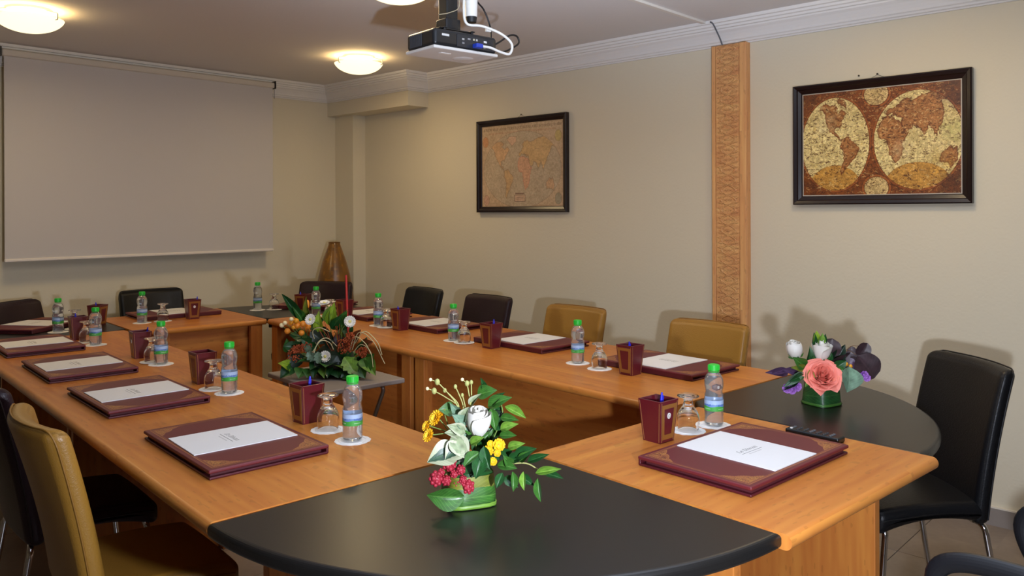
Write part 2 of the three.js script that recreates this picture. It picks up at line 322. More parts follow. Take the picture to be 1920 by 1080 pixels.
// ------------------------------------------------------------------ place settings
const burgundy = [92, 26, 32], gilt = (a) => `rgba(176,124,58,${a})`;
const padTex = canvasTex(1024, 686, (c, w, h) => {
  c.fillStyle = 'rgb(98,28,36)'; c.fillRect(0, 0, w, h);
  const r = rng(3); for (let i = 0; i < 9000; i++) { c.fillStyle = `rgba(${r() < 0.5 ? '60,12,18' : '125,52,50'},${0.05 + 0.08 * r()})`; c.fillRect(r() * w, r() * h, 2 + r() * 3, 2 + r() * 2); }
  c.strokeStyle = gilt(0.75); c.lineWidth = 5; c.strokeRect(30, 30, w - 60, h - 60); c.lineWidth = 2; c.strokeRect(42, 42, w - 84, h - 84);
  for (let x = 40; x < w - 40; x += 14) for (const y of [36, h - 36]) { c.fillStyle = gilt(0.5); c.beginPath(); c.arc(x, y, 4, 0, 7); c.fill(); }
  for (const [sx, sy] of [[0, 0], [1, 0], [0, 1], [1, 1]]) {          // gilt corner ornaments
    c.save(); c.translate(sx ? w - 46 : 46, sy ? h - 46 : 46); c.scale(sx ? -1 : 1, sy ? -1 : 1);
    c.fillStyle = gilt(0.6); c.beginPath(); c.moveTo(0, 0); c.lineTo(150, 0); c.quadraticCurveTo(120, 26, 96, 34); c.quadraticCurveTo(84, 78, 34, 96); c.quadraticCurveTo(26, 120, 0, 150); c.closePath(); c.fill();
    c.strokeStyle = gilt(0.95); c.lineWidth = 4; c.setLineDash([9, 5]); c.stroke(); c.setLineDash([]);
    for (let i = 0; i < 46; i++) { const a = r() * 100, b = r() * (100 - a); c.strokeStyle = r() < 0.5 ? gilt(0.9) : 'rgba(80,24,24,0.8)'; c.lineWidth = 3; c.beginPath(); c.arc(6 + a, 6 + b, 5 + r() * 8, r() * 6, r() * 6 + 3); c.stroke(); }
    c.restore();
  }
});
const paperTex = canvasTex(420, 594, (c, w, h) => {
  c.fillStyle = 'rgb(228,228,228)'; c.fillRect(0, 0, w, h); c.fillStyle = 'rgb(92,92,92)'; c.textAlign = 'center';
  c.font = 'italic 40px serif'; c.fillText('Le Diwan', w * 0.5, h * 0.535); c.fillRect(w * 0.27, h * 0.565, w * 0.46, 3.5);
  c.fillStyle = 'rgba(130,130,130,0.55)'; for (let k = 0; k < 12; k++) c.fillRect(w * 0.36 + k * 10, h * 0.597, 6, 7);
});
const labelTex = canvasTex(1024, 256, (c, w, h) => {
  c.fillStyle = 'rgb(172,198,232)'; c.fillRect(0, 0, w, h);
  for (let k = 0; k < 4; k++) {
    const x = k * 256, g = c; g.fillStyle = 'rgb(112,148,206)'; g.beginPath(); g.moveTo(x, 150); for (let i = 0; i <= 16; i++) g.lineTo(x + i * 16, 60 + 34 * Math.abs(Math.sin(i * 1.1 + k * 0.4)) + (i % 3) * 12); g.lineTo(x + 256, 170); g.lineTo(x, 170); g.fill();
    g.fillStyle = 'rgb(72,168,70)'; g.beginPath(); g.moveTo(x, 256); g.lineTo(x, 146); for (let i = 0; i <= 16; i++) g.lineTo(x + i * 16, 146 - 12 * Math.sin(i * 0.39)); g.lineTo(x + 256, 256); g.fill();
    g.fillStyle = 'rgb(62,98,182)'; for (let i = 0; i < 5; i++) { g.fillRect(x + 62 + i * 27, 92 + (i % 2) * 8, 13, 46 - (i % 3) * 8); g.fillRect(x + 62 + i * 27, 112, 22, 9); }
    g.fillStyle = 'rgb(235,245,235)'; for (let i = 0; i < 6; i++) g.fillRect(x + 70 + i * 20, 196, 12, 10);
  }
});
const S = {
  pad: phy(0xffffff, 0.5, { map: padTex, clearcoat: 0.05, clearcoatRoughness: 0.3 }), padEdge: std(0x4e151d, 0.4), padPages: std(0x4e151d, 0.7),
  paper: std(0xffffff, 0.8, { map: paperTex }), paperEdge: std(0xf2f2f0, 0.8),
  doily: std(0xf3f1ee, 0.85),
  bottle: phy(0xf4f8fb, 0.05, { transmission: 0.93, thickness: 0, ior: 1.5, clearcoat: 1, clearcoatRoughness: 0.03 }), water: phy(0xffffff, 0.0, { transmission: 1, thickness: 0.03, ior: 1.33 }),
  glass: phy(0xffffff, 0.01, { transmission: 1, thickness: 0.01, ior: 1.48 }),
  cap: std(0x2fc63c, 0.4), label: std(0xffffff, 0.45, { map: labelTex }),
  cup: phy(0x5c1420, 0.32, { clearcoat: 0.3, clearcoatRoughness: 0.25 }), gilt: std(0x9c6a32, 0.42, { metalness: 0.35 }), giltLine: std(0xb98c56, 0.4, { metalness: 0.35 }),
  medal: std(0xe6e4df, 0.45), medalMark: std(0x8f8a80, 0.5), pen: std(0x2f33d6, 0.35), penTip: std(0x14151a, 0.4),
};
// leather desk pad: local +z towards the sitter
const padW = 0.50, padD = 0.335;
const padTop = (() => { const g = flat(rbox(padW, 0.010, padD, 0.004, 0, 0.021, 0)), p = g.attributes.position, uv = g.attributes.uv; for (let i = 0; i < p.count; i++) uv.setXY(i, p.getX(i) / padW + 0.5, 0.5 - p.getZ(i) / padD); return g; })();
const padBase = rbox(padW - 0.004, 0.007, padD - 0.004, 0.003, 0, 0.0035, 0), padPages = box(padW - 0.03, 0.0095, padD - 0.026, 0, 0.0115, 0.004), padSpine = rbox(padW - 0.004, 0.024, 0.008, 0.0035, 0, 0.0125, -padD / 2 + 0.004);
const sheet = (() => { const g = box(0.208, 0.0022, 0.294, 0, 0.0011, 0), uv = g.attributes.uv; g.clearGroups(); const p = g.attributes.position, n = g.attributes.normal; for (let i = 0; i < p.count; i++) uv.setXY(i, n.getY(i) > 0.5 ? p.getX(i) / 0.208 + 0.5 : 0.02, n.getY(i) > 0.5 ? 0.5 - p.getZ(i) / 0.294 : 0.02); return g; })();
const doilyGeo = (() => { const s = new THREE.Shape(); for (let k = 0; k <= 96; k++) { const a = k / 96 * Math.PI * 2, r = 0.051 + 0.0022 * Math.abs(Math.sin(a * 7)); k ? s.lineTo(r * Math.cos(a), r * Math.sin(a)) : s.moveTo(r, 0); } return merge([new THREE.ExtrudeGeometry(s, { depth: 0.0008, bevelEnabled: false }).rotateX(-Math.PI / 2), new THREE.TorusGeometry(0.0385, 0.0011, 4, 60).rotateX(Math.PI / 2).translate(0, 0.0008, 0)]); })();
const bottleBody = lathe([[0, 0], [0.022, 0], [0.0275, 0.003], [0.0297, 0.009], [0.0297, 0.013], [0.0282, 0.016], [0.0297, 0.019], [0.0297, 0.024], [0.0282, 0.027], [0.0297, 0.030], [0.0297, 0.034], [0.0284, 0.037], [0.0296, 0.040], [0.0296, 0.043], [0.0290, 0.046], [0.0290, 0.081], [0.0298, 0.084], [0.0298, 0.087], [0.0284, 0.090], [0.0294, 0.0935], [0.0278, 0.097], [0.0262, 0.101], [0.0258, 0.106], [0.0268, 0.111], [0.0285, 0.118], [0.0298, 0.127], [0.0294, 0.137], [0.0270, 0.147], [0.0222, 0.156], [0.0165, 0.163], [0.0135, 0.167], [0.0132, 0.176], [0, 0.176]], 36);
const bottleWater = lathe([[0, 0.0015], [0.020, 0.0015], [0.0270, 0.006], [0.0275, 0.040], [0.0280, 0.046], [0.0280, 0.080], [0.0285, 0.086], [0.0262, 0.097], [0.0248, 0.105], [0.0268, 0.117], [0.0284, 0.127], [0.0280, 0.136], [0.0256, 0.146], [0.0210, 0.1545], [0.0190, 0.157], [0, 0.157]], 36);
const bottleCap = merge([cyl(0.0168, 0.0174, 0.0165, 40, 0, 0.1785, 0), new THREE.TorusGeometry(0.0158, 0.0012, 6, 40).rotateX(Math.PI / 2).translate(0, 0.1865, 0), ...Array.from({ length: 20 }, (_, k) => box(0.0012, 0.0145, 0.0016, 0.0174, 0.1785, 0).rotateY(k * 18 * R))]);
const neckRing = new THREE.TorusGeometry(0.0158, 0.0017, 8, 32).rotateX(Math.PI / 2).translate(0, 0.1665, 0);
const bottleLabel = new THREE.CylinderGeometry(0.0294, 0.0294, 0.033, 48, 1, true).translate(0, 0.0635, 0);
// goblet standing upside down on its rim: outer wall up, inner wall back down
const gobletGeo = lathe([[0.0295, 0.0004], [0.0312, 0.001], [0.0335, 0.014], [0.0345, 0.026], [0.0335, 0.040], [0.0295, 0.053], [0.0225, 0.064], [0.0170, 0.071], [0.0145, 0.078], [0.0135, 0.086], [0.0140, 0.092], [0.0185, 0.0965], [0.0285, 0.0985], [0.0325, 0.1005], [0.0330, 0.1030], [0.0300, 0.1050], [0.0150, 0.1065], [0, 0.1070]], 40);
const gobletInner = lathe([[0, 0.066], [0.010, 0.065], [0.0185, 0.060], [0.0275, 0.050], [0.0315, 0.038], [0.0325, 0.026], [0.0315, 0.014], [0.0295, 0.0004]], 40);
const goblet = merge([gobletGeo, gobletInner]);
// pen cup: a tapering square box, open at the top
const CB = 0.031, CT = 0.041, CH = 0.122;
function frustum(b, t, h, y = 0) { const g = new THREE.BoxGeometry(1, 1, 1), p = g.attributes.position; for (let i = 0; i < p.count; i++) { const up = p.getY(i) > 0, k = up ? t : b; p.setXYZ(i, Math.sign(p.getX(i)) * k, y + (up ? h : 0), Math.sign(p.getZ(i)) * k); } g.computeVertexNormals(); return g; }
const onFace = (g) => g;      // face pieces are built on the +z wall
const wallTilt = Math.atan((CT - CB) / CH), wallAt = (y) => CB + (CT - CB) * y / CH;
const cupBody = (() => {
  const list = []; for (let k = 0; k < 4; k++) { const s = new THREE.Shape(); s.moveTo(-CB, 0); s.lineTo(CB, 0); s.lineTo(CT, CH); s.lineTo(-CT, CH); s.closePath(); list.push(new THREE.ExtrudeGeometry(s, { depth: 0.0036, bevelEnabled: true, bevelSize: 0.0006, bevelThickness: 0.0006, bevelSegments: 2 }).translate(0, 0, -0.0042).rotateX(wallTilt).translate(0, 0, CB).rotateY(k * Math.PI / 2)); }
  list.push(box(CB * 2 - 0.002, 0.004, CB * 2 - 0.002, 0, 0.002, 0)); return merge(list);
})();
const trap = (s, y0, y1, inset) => { const a = wallAt(y0) - inset, b = wallAt(y1) - inset; s.moveTo(-a, y0); s.lineTo(a, y0); s.lineTo(b, y1); s.lineTo(-b, y1); s.closePath(); return s; };
const giltFrame = (() => { const s = trap(new THREE.Shape(), 0.010, 0.112, 0.007), hole = trap(new THREE.Path(), 0.024, 0.100, 0.0165); s.holes.push(hole); return new THREE.ExtrudeGeometry(s, { depth: 0.0008, bevelEnabled: false }).rotateX(wallTilt).translate(0, 0, CB + 0.0004); })();
const giltEdge = merge([-1, 1].map((s) => { const sh = new THREE.Shape(), e = 0.0042, w = 0.0012; sh.moveTo(s * (wallAt(0.004) - e), 0.004); sh.lineTo(s * (wallAt(0.004) - e - w), 0.004); sh.lineTo(s * (wallAt(0.118) - e - w), 0.118); sh.lineTo(s * (wallAt(0.118) - e), 0.118); sh.closePath(); return new THREE.ExtrudeGeometry(sh, { depth: 0.0006, bevelEnabled: false }).rotateX(wallTilt).translate(0, 0, CB + 0.0004); }));
const medalGeo = new THREE.CylinderGeometry(0.0088, 0.0088, 0.0012, 28).rotateX(Math.PI / 2).scale(0.85, 1, 1), medalRing = new THREE.TorusGeometry(0.0045, 0.0008, 6, 20).scale(0.85, 1, 1);
const penGeo = merge([cyl(0.0045, 0.0045, 0.098, 14, 0, 0.049, 0), cyl(0.0025, 0.0047, 0.022, 14, 0, 0.109, 0), box(0.003, 0.034, 0.002, 0, 0.095, 0.0055)]), penTipGeo = cyl(0.0042, 0.0012, 0.012, 12, 0, -0.006, 0);

const place = [
  ['first from the red-berry vase, row opposite maps', [0.947, -2.246], 'L', [1.229, -2.065], [1.234, -2.218], [1.234, -2.355], 0, [0.016, -0.012, 1]],
  ['second from the red-berry vase, row opposite maps', [0.935, -3.062], 'L', [1.216, -2.918], [1.201, -3.030], [1.215, -3.173], 0, null],
  ['third from the red-berry vase, row opposite maps', [0.925, -3.800], 'L', [1.225, -3.678], [1.213, -3.759], [1.213, -3.921], 1, [0.02, 0.012, 1]],
  ['fourth from the red-berry vase, row opposite maps', [0.915, -4.560], 'L', [1.160, -4.445], [1.150, -4.575], [1.144, -4.712], 0, [-0.01, 0.004, 0.5]],
  ['on the black corner away from the floor vase', [1.085, -5.355], 'A', [1.130, -5.070], [1.235, -5.155], [1.372, -5.212], 0, [-0.01, 0.01, 0.5]],
  ['on the table below the screen', [1.870, -5.370], 'B', [1.600, -5.135], [1.720, -5.130], [1.900, -5.125], -1, [0.018, 0.01, 0.4]],
  ['on the black corner nearest the floor vase', [2.770, -5.150], 'C', [2.393, -5.262], [2.490, -5.215], [2.560, -4.930], 0, [-0.015, 0.0, 0.4]],
  ['fourth from the pink-rose vase, row along maps', [2.790, -4.480], 'D', [2.526, -4.690], [2.580, -4.610], [2.590, -4.440], 0, null],
  ['third from the pink-rose vase, row along maps', [2.800, -3.785], 'D', [2.585, -4.049], [2.575, -3.950], [2.580, -3.811], 0, [-0.02, 0.01, 0.5]],
  ['second from the pink-rose vase, row along maps', [2.785, -2.955], 'D', [2.570, -3.310], [2.560, -3.209], [2.570, -3.008], 0, [0.004, 0.01, 1]],
  ['first from the pink-rose vase, row along maps', [2.795, -2.115], 'D', [2.585, -2.440], [2.560, -2.290], [2.570, -2.130], 0, [-0.018, 0.01, 0.5]],
  ['on the end table with the remote control', [1.912, -1.188], 'F', [2.147, -1.445], [2.036, -1.462], [1.890, -1.462], 1, [0.005, 0.006, 1]],
];
const facing = { L: -Math.PI / 2, A: Math.atan2(-0.65, -0.76), B: Math.PI, C: Math.atan2(0.82, -0.57), D: Math.PI / 2, F: 0 };   // where the sitter is, as a turn of local +z
const wob = rng(77);
const proto = {};
place.forEach(([where, pad, side, bot, gob, cup, medal, pen], i) => {
  const turn = TA + facing[side], at = ([x, z], y = TH) => tp(x, z, y);
  // pad and sheet
  { const o = thing('desk_pad', 'burgundy leather desk pad with gilt corners ' + where, 'desk pad', at(pad), turn + (wob() - 0.5) * 0.03, 'leather desk pads');
    part('cover', padTop, S.pad, o); part('back_board', padBase, S.padEdge, o); part('inner_leaves', padPages, S.padPages, o); part('spine', padSpine, S.padEdge, o); }
  lone('paper_sheet', sheet, S.paper, 'white printed paper sheet on the pad ' + where, 'paper', at(pad, TH + 0.0262), turn + (wob() - 0.5) * 0.05, 'paper sheets on the pads');
  // doilies, bottle, goblet
  lone('paper_doily', doilyGeo, S.doily, 'white doily under the water bottle ' + where, 'doily', at(bot, TH + 0.0002), wob() * 6, 'doilies under bottles');
  lone('paper_doily', doilyGeo, S.doily, 'white doily under the upturned goblet ' + where, 'doily', at(gob, TH + (Math.hypot(bot[0] - gob[0], bot[1] - gob[1]) < 0.107 ? 0.0022 : 0.0002)), wob() * 6, 'doilies under goblets');
  const bt = thing('water_bottle', 'small green-capped water bottle ' + where, 'bottle', at(bot, TH + 0.0022), wob() * 6, 'water bottles on the tables');
  const bd = part('body', bottleBody, S.bottle, bt); part('water', bottleWater, S.water, bd); const cp = part('cap', bottleCap, S.cap, bt, 'green screw cap'); part('neck_ring', neckRing, S.cap, cp); part('label', bottleLabel, S.label, bt, 'blue and green printed label band');
  lone('goblet', goblet, S.glass, 'clear goblet upturned on a doily ' + where, 'goblet', at(gob, TH + 0.0045), 0, 'upturned goblets');
  // pen cup: gilt-framed walls towards and away from the sitter
  const c = thing('pen_cup', 'burgundy pen cup with gilt frames ' + where, 'pen cup', at(cup), turn + (wob() - 0.5) * 0.16, 'leather pen cups');
  part('body', cupBody, S.cup, c); part('floor_panel', box(CB * 1.9, 0.002, CB * 1.9, 0, 0.0055, 0), S.cup, c);
  for (let k = 0; k < 4; k++) { if (k % 2 === 0) part('gilt_frame', giltFrame, S.gilt, c, 'gilt tooled frame').rotation.y = k * Math.PI / 2; part('gilt_edge', giltEdge, S.giltLine, c).rotation.y = k * Math.PI / 2; }
  if (medal) { const md = part('medallion', medalGeo, S.medal, c, 'round white medallion'); md.rotation.set(wallTilt, 0, 0); md.position.set(0, 0.078, wallAt(0.078) + 0.0012); part('medallion_ring', medalRing, S.medalMark, md).position.z = 0.0007; if (medal < 0) { md.rotation.set(-wallTilt, 0, 0); md.position.z *= -1; } }
  if (pen) { const p = thing('ballpoint_pen', 'blue pen standing in the cup ' + where, 'pen', [0, 0, 0], 0, 'pens in the cups'); part('barrel', penGeo, S.pen, p); part('tip', penTipGeo, S.penTip, p);
    const [cx, cy, cz] = at(cup, TH + 0.0195); p.position.set(cx + pen[0] * 0.6, cy - (1 - pen[2]) * 0.0, cz + pen[1] * 0.6); p.rotation.set(pen[1] * 6, 0, -pen[0] * 7); }
});
// remote control lying across the joint beside the end pad
{
  const [x, , z] = tp(2.245, -1.165, TH), o = thing('remote_control', 'slim black remote control lying beside the end desk pad', 'remote control', [x, TH, z], TA + 0.02);
  part('body', rbox(0.045, 0.018, 0.165, 0.006, 0, 0.009, 0, 3), std(0x101214, 0.35), o);
  const btn = cyl(0.0042, 0.0042, 0.003, 14, 0, 0.019, 0), r = rng(9);
  for (let j = 0; j < 7; j++) for (let k = -1; k <= 1; k++) { const b = part('button', btn, j === 0 && k === -1 ? std(0xd9d9d6, 0.4) : std(j % 3 ? 0x2f3134 : 0x55585c, 0.5), o); b.position.set(k * 0.012, 0, -0.066 + j * 0.02); }
}

// ------------------------------------------------------------------ projection screen
{
  const o = thing('projection_screen', 'white pull-down projection screen hanging on the far wall', 'screen', [2.457, 2.468, WZ + 0.115]);
  const w = 1.886, drop = 1.296;
  const fab = new THREE.PlaneGeometry(w, drop, 40, 30), p = fab.attributes.position;
  for (let i = 0; i < p.count; i++) p.setZ(i, 0.0025 * Math.sin(p.getX(i) * 5.1 + 0.6) * (0.5 - p.getY(i) / drop));
  fab.computeVertexNormals();
  part('fabric', fab.translate(0, -drop / 2 - 0.018, 0.012), std(0xc9c6c5, 0.9, { side: THREE.DoubleSide }), o);
  part('roller_case', uvm(rbox(w + 0.03, 0.046, 0.05, 0.012, 0, 0, 0, 3)), std(0xcfc8bd, 0.5), o);
  part('bottom_bar', uvm(rbox(w + 0.004, 0.022, 0.02, 0.008, 0, -drop - 0.024, 0.012, 3)), std(0xe6e0d8, 0.45), o);
  for (const s of [-1, 1]) part('end_bracket', merge([box(0.006, 0.06, 0.06, s * (w / 2 + 0.019), 0.004, 0), box(0.006, 0.02, 0.10, s * (w / 2 + 0.019), 0.022, -0.062)]), std(0x2c2a28, 0.5), o);
  part('pull_cord', cyl(0.0022, 0.0022, 0.09, 6, w / 2 + 0.012, -0.06, 0.015), std(0x6a655c, 0.7), o);
}

// ------------------------------------------------------------------ projector on its ceiling mount
{
  const o = thing('projector', 'black and white projector hanging upside down from a ceiling mount', 'projector', [2.286, 2.10, -2.485], -6.3 * R);
  const dark = std(0x17181b, 0.38), white = std(0xd9d6d0, 0.45), grey = std(0x33353a, 0.5);
  const W = 0.323, H = 0.083, D = 0.20;
  part('body', uvm(rbox(W, H - 0.012, D, 0.016, 0, 0.012 + (H - 0.012) / 2, 0, 4)), dark, o);
  part('lower_cover', uvm(rbox(W + 0.006, 0.013, D + 0.006, 0.005, 0, 0.0065, 0, 3)), white, o, 'white lower cover');
  part('cover_badge', rbox(0.05, 0.002, 0.02, 0.0008, -0.06, -0.0008, 0.03), std(0xf2f0ec, 0.3), o);
  part('cover_dome', lathe([[0, -0.006], [0.03, -0.005], [0.045, -0.001], [0.047, 0.002]], 24).translate(0.07, 0, -0.02), white, o);
  for (let k = 0; k < 12; k++) part('vent_slat', rbox(0.003, 0.05, 0.0045, 0.001, -W / 2 - 0.0005, 0.046, -D / 2 + 0.028 + k * 0.0075), grey, o);
  for (let k = 0; k < 5; k++) part('vent_slat', rbox(0.0045, 0.05, 0.003, 0.001, -W / 2 + 0.022 + k * 0.0075, 0.046, -D / 2 - 0.0005), grey, o);
  const zr = D / 2;
  part('name_plate', rbox(0.036, 0.009, 0.002, 0.0008, -W / 2 + 0.055, 0.058, zr + 0.0005), std(0xcfcfcb, 0.4), o);
  part('port_panel', rbox(0.19, 0.05, 0.003, 0.001, 0.045, 0.044, zr + 0.0008), std(0x222429, 0.5), o);
  for (const [x, y, w, h, c] of [[-0.02, 0.052, 0.012, 0.008, 0x9a9a98], [-0.02, 0.036, 0.012, 0.008, 0x77777a], [0.010, 0.056, 0.014, 0.007, 0x88888a], [0.035, 0.056, 0.008, 0.008, 0xb9b39a], [0.05, 0.056, 0.008, 0.008, 0xc0bcb4], [0.095, 0.054, 0.016, 0.008, 0xd2d2cf], [0.09, 0.03, 0.012, 0.01, 0x55565a]]) part('socket', rbox(w, h, 0.003, 0.0008, x, y, zr + 0.0028), std(c, 0.4), o);
  part('monitor_plug', rbox(0.036, 0.018, 0.03, 0.004, 0.045, 0.030, zr + 0.017, 3), std(0x1c3aa8, 0.4), o, 'blue monitor plug');
  part('lens', new THREE.CylinderGeometry(0.028, 0.032, 0.02, 32).rotateX(Math.PI / 2).translate(0.09, 0.045, -D / 2 - 0.008), std(0x0a0a0c, 0.15), o);
  // mount: plate, four spider arms, ball joint, square pole up to the ceiling
  part('mount_plate', rbox(0.17, 0.006, 0.12, 0.002, -0.02, H + 0.012, 0), dark, o);
  for (const [sx, sz] of [[-1, -1], [1, -1], [-1, 1], [1, 1]]) part('mount_arm', merge([rbox(0.018, 0.004, 0.05, 0.001, -0.02 + sx * 0.07, H + 0.012, sz * 0.055), cyl(0.006, 0.006, 0.016, 12, -0.02 + sx * 0.07, H + 0.005, sz * 0.07)]), dark, o);
  part('joint_block', rbox(0.075, 0.05, 0.075, 0.006, -0.02, H + 0.04, 0), dark, o);
  part('mount_pole', rbox(0.058, CEIL - 2.10 - H - 0.06, 0.058, 0.004, -0.02, (CEIL - 2.10 + H + 0.06) / 2, 0), std(0x1b1a18, 0.35), o);
  part('ceiling_plate', rbox(0.14, 0.006, 0.14, 0.002, -0.02, CEIL - 2.10 - 0.0035, 0), dark, o);
  // cables
  const wc = std(0xdfdcd4, 0.5), bc = std(0x121214, 0.5);
  part('power_adapter', merge([cyl(0.027, 0.025, 0.075, 24, 0.055, H + 0.115, 0.06), cyl(0.0255, 0.027, 0.006, 24, 0.055, H + 0.155, 0.06)]), wc, o, 'white round power plug');
  part('adapter_base', cyl(0.024, 0.021, 0.022, 24, 0.055, H + 0.066, 0.06), bc, o);
  part('white_cable', tube([[0.03, 0.43, 0.05], [0.02, 0.30, 0.065], [0.005, 0.19, 0.075], [0.012, H + 0.04, 0.085], [0.07, H + 0.032, 0.115], [0.14, H + 0.005, 0.15], [0.186, 0.05, 0.165], [0.18, 0.008, 0.16], [0.14, 0.012, 0.148], [0.10, 0.026, 0.135], [0.062, 0.030, zr + 0.025]], 0.0055, 110, 8), wc, o);
  part('black_cable', tube([[0.065, 0.43, 0.02], [0.10, 0.27, 0.02], [0.17, 0.22, 0.0], [0.205, 0.15, 0.0], [0.19, 0.085, 0.02], [0.15, 0.06, 0.04]], 0.0038, 70, 7), bc, o);
  part('cable_loop', tube([[0.155, 0.05, 0.07], [0.20, 0.075, 0.07], [0.27, 0.115, 0.055], [0.315, 0.118, 0.05], [0.325, 0.09, 0.05], [0.28, 0.06, 0.055], [0.22, 0.035, 0.065], [0.158, 0.035, 0.075]], 0.0042, 90, 7), bc, o);
  part('thin_wire', tube([[-0.03, 0.43, 0.034], [-0.012, 0.30, 0.045], [0.0, 0.20, 0.05], [-0.05, 0.165, 0.05], [-0.10, 0.15, 0.045]], 0.002, 60, 6), std(0xa89a7c, 0.6), o);
  part('cable_tie', rbox(0.026, 0.016, 0.014, 0.004, 0.105, H + 0.022, 0.11), wc, o);
}
// white cable duct on the ceiling, and the cable going down over the cornice
lone('cable_duct', uvm(rbox(WX - 0.104 - 2.32, 0.014, 0.026, 0.002, 0, 0, 0)), std(0xe4dfd6, 0.5), 'white plastic cable duct across the ceiling from projector to wall', 'cable duct', [(2.32 + WX - 0.104) / 2, CEIL - 0.007, -2.345]);
lone('wall_cable', tube([[WX - 0.112, CEIL - 0.010, -2.30], [WX - 0.106, CEIL - 0.024, -2.285], [WX - 0.072, CEIL - 0.066, -2.278], [WX - 0.05, CEIL - 0.10, -2.272], [WX - 0.035, CEIL - 0.135, -2.266], [WX - 0.03, CEIL - 0.150, -2.262]], 0.0042, 40, 8), std(0x5d6066, 0.5), 'thin grey cable running over the cornice onto the carved pilaster', 'cable', [0, 0, 0]);

// ------------------------------------------------------------------ carved pilaster
{
  const z0 = -2.326, z1 = -2.113, h = 2.391, zc = (z0 + z1) / 2, w = z1 - z0;
  const o = thing('carved_pilaster', 'pale wooden pilaster with a carved arabesque band on the map wall', 'pilaster', [WX, 0, zc]);
  // carving: interlaced relief, two strands weaving round a string of rosettes, in the height of the wood only
  const carve = paint(256, 1024, (u, v) => {
    const y = v * 14, ph = y * Math.PI * 2, k = (c, wd) => Math.max(0, 1 - Math.abs(c) / wd); let t = 0.35;
    const a = 0.5 + 0.30 * Math.sin(ph * 0.5), b = 0.5 - 0.30 * Math.sin(ph * 0.5), c2 = 0.5 + 0.38 * Math.sin(ph), d2 = 0.5 - 0.38 * Math.sin(ph);
    t = Math.max(t, 0.95 * Math.sqrt(k(u - a, 0.07)), 0.9 * Math.sqrt(k(u - b, 0.07)), 0.75 * Math.sqrt(k(u - c2, 0.045)), 0.75 * Math.sqrt(k(u - d2, 0.045)));
    for (const [cu, cv] of [[0.5, 0.5], [0.5, 1.0], [0.5, 0], [0.2, 0.25], [0.8, 0.25], [0.2, 0.75], [0.8, 0.75]]) { const dx = (u - cu), dy = ((y % 1) - cv) * 1.35, rr = Math.hypot(dx, dy), an = Math.atan2(dy, dx); t = Math.max(t, rr < 0.11 * (1 + 0.35 * Math.cos(an * 6)) ? 0.85 + 0.15 * Math.cos(rr * 60) : 0); }
    t = t * (0.7 + 0.6 * nC(u * 40, v * 128 * 1.2)); if (u < 0.03 || u > 0.97) t = 0.9; return [t * 255, t * 255, t * 255];
  }, false);
  const carvedMat = std(0xffffff, 0.5, { map: woodPale, bumpMap: carve, bumpScale: 0.006 });
  part('backing_board', uvm(rbox(0.04, h, w, 0.002, -0.0202, h / 2, 0), 'y', 1), M.pale, o);
  for (const [a, b, d] of [[-w / 2, -w / 2 + 0.022, 0.012], [w / 2 - 0.040, w / 2, 0.014]]) part('border_strip', uvm(rbox(d, h, b - a, 0.004, -0.0402 - d / 2, h / 2, (a + b) / 2, 3), 'y', 1, b), M.pale, o);
  const seg = h / 3;                         // the band is carved in three lengths, one above the other
  const band = new THREE.PlaneGeometry(w - 0.066, seg - 0.002), uv = band.attributes.uv; for (let i = 0; i < uv.count; i++) uv.setXY(i, uv.getX(i), uv.getY(i));
  for (let k = 0; k < 3; k++) { const bx = box(0.006, seg - 0.002, w - 0.066); const q = part('carved_panel', bx, carvedMat, o, 'carved arabesque panel'); q.position.set(-0.0435, seg * (k + 0.5), -0.009); }
}

// ------------------------------------------------------------------ framed maps
const LAND = {
  na: [[-165, 65], [-155, 71], [-125, 70], [-95, 72], [-82, 66], [-92, 60], [-80, 54], [-65, 60], [-56, 52], [-66, 45], [-75, 37], [-81, 28], [-84, 30], [-97, 27], [-95, 18], [-87, 16], [-82, 8], [-92, 14], [-106, 22], [-115, 31], [-124, 42], [-130, 54], [-148, 60], [-160, 57]],
  gl: [[-55, 82], [-22, 81], [-22, 71], [-43, 60], [-53, 67], [-68, 76]],
  sa: [[-79, 8], [-62, 10], [-50, 1], [-35, -7], [-39, -18], [-48, -27], [-58, -38], [-66, -46], [-69, -54], [-75, -48], [-71, -30], [-72, -17], [-81, -5]],
  af: [[-16, 15], [-10, 32], [-2, 35], [11, 37], [20, 32], [32, 31], [43, 12], [51, 12], [40, -4], [40, -16], [32, -28], [20, -35], [13, -20], [9, 2], [-8, 5]],
  ea: [[-9, 38], [-9, 44], [-1, 47], [5, 53], [10, 58], [5, 61], [15, 69], [28, 71], [45, 67], [68, 72], [100, 77], [140, 73], [178, 68], [162, 60], [156, 52], [142, 56], [132, 43], [127, 37], [121, 31], [116, 23], [107, 15], [103, 4], [98, 15], [90, 22], [80, 8], [73, 19], [60, 25], [56, 18], [45, 13], [35, 30], [36, 36], [27, 37], [20, 39], [12, 44], [15, 38], [4, 43], [-5, 36]],
  au: [[114, -22], [130, -12], [137, -16], [143, -11], [153, -27], [147, -39], [135, -34], [116, -35]],
};
const speckle = (c, w, h, n, cols, seed, s = 5) => { const r = rng(seed); for (let i = 0; i < n; i++) { c.fillStyle = cols[Math.floor(r() * cols.length)]; c.globalAlpha = 0.10 + 0.35 * r(); c.beginPath(); c.ellipse(r() * w, r() * h, 1 + r() * s, 1 + r() * s * 0.6, r() * 3, 0, 7); c.fill(); } c.globalAlpha = 1; };
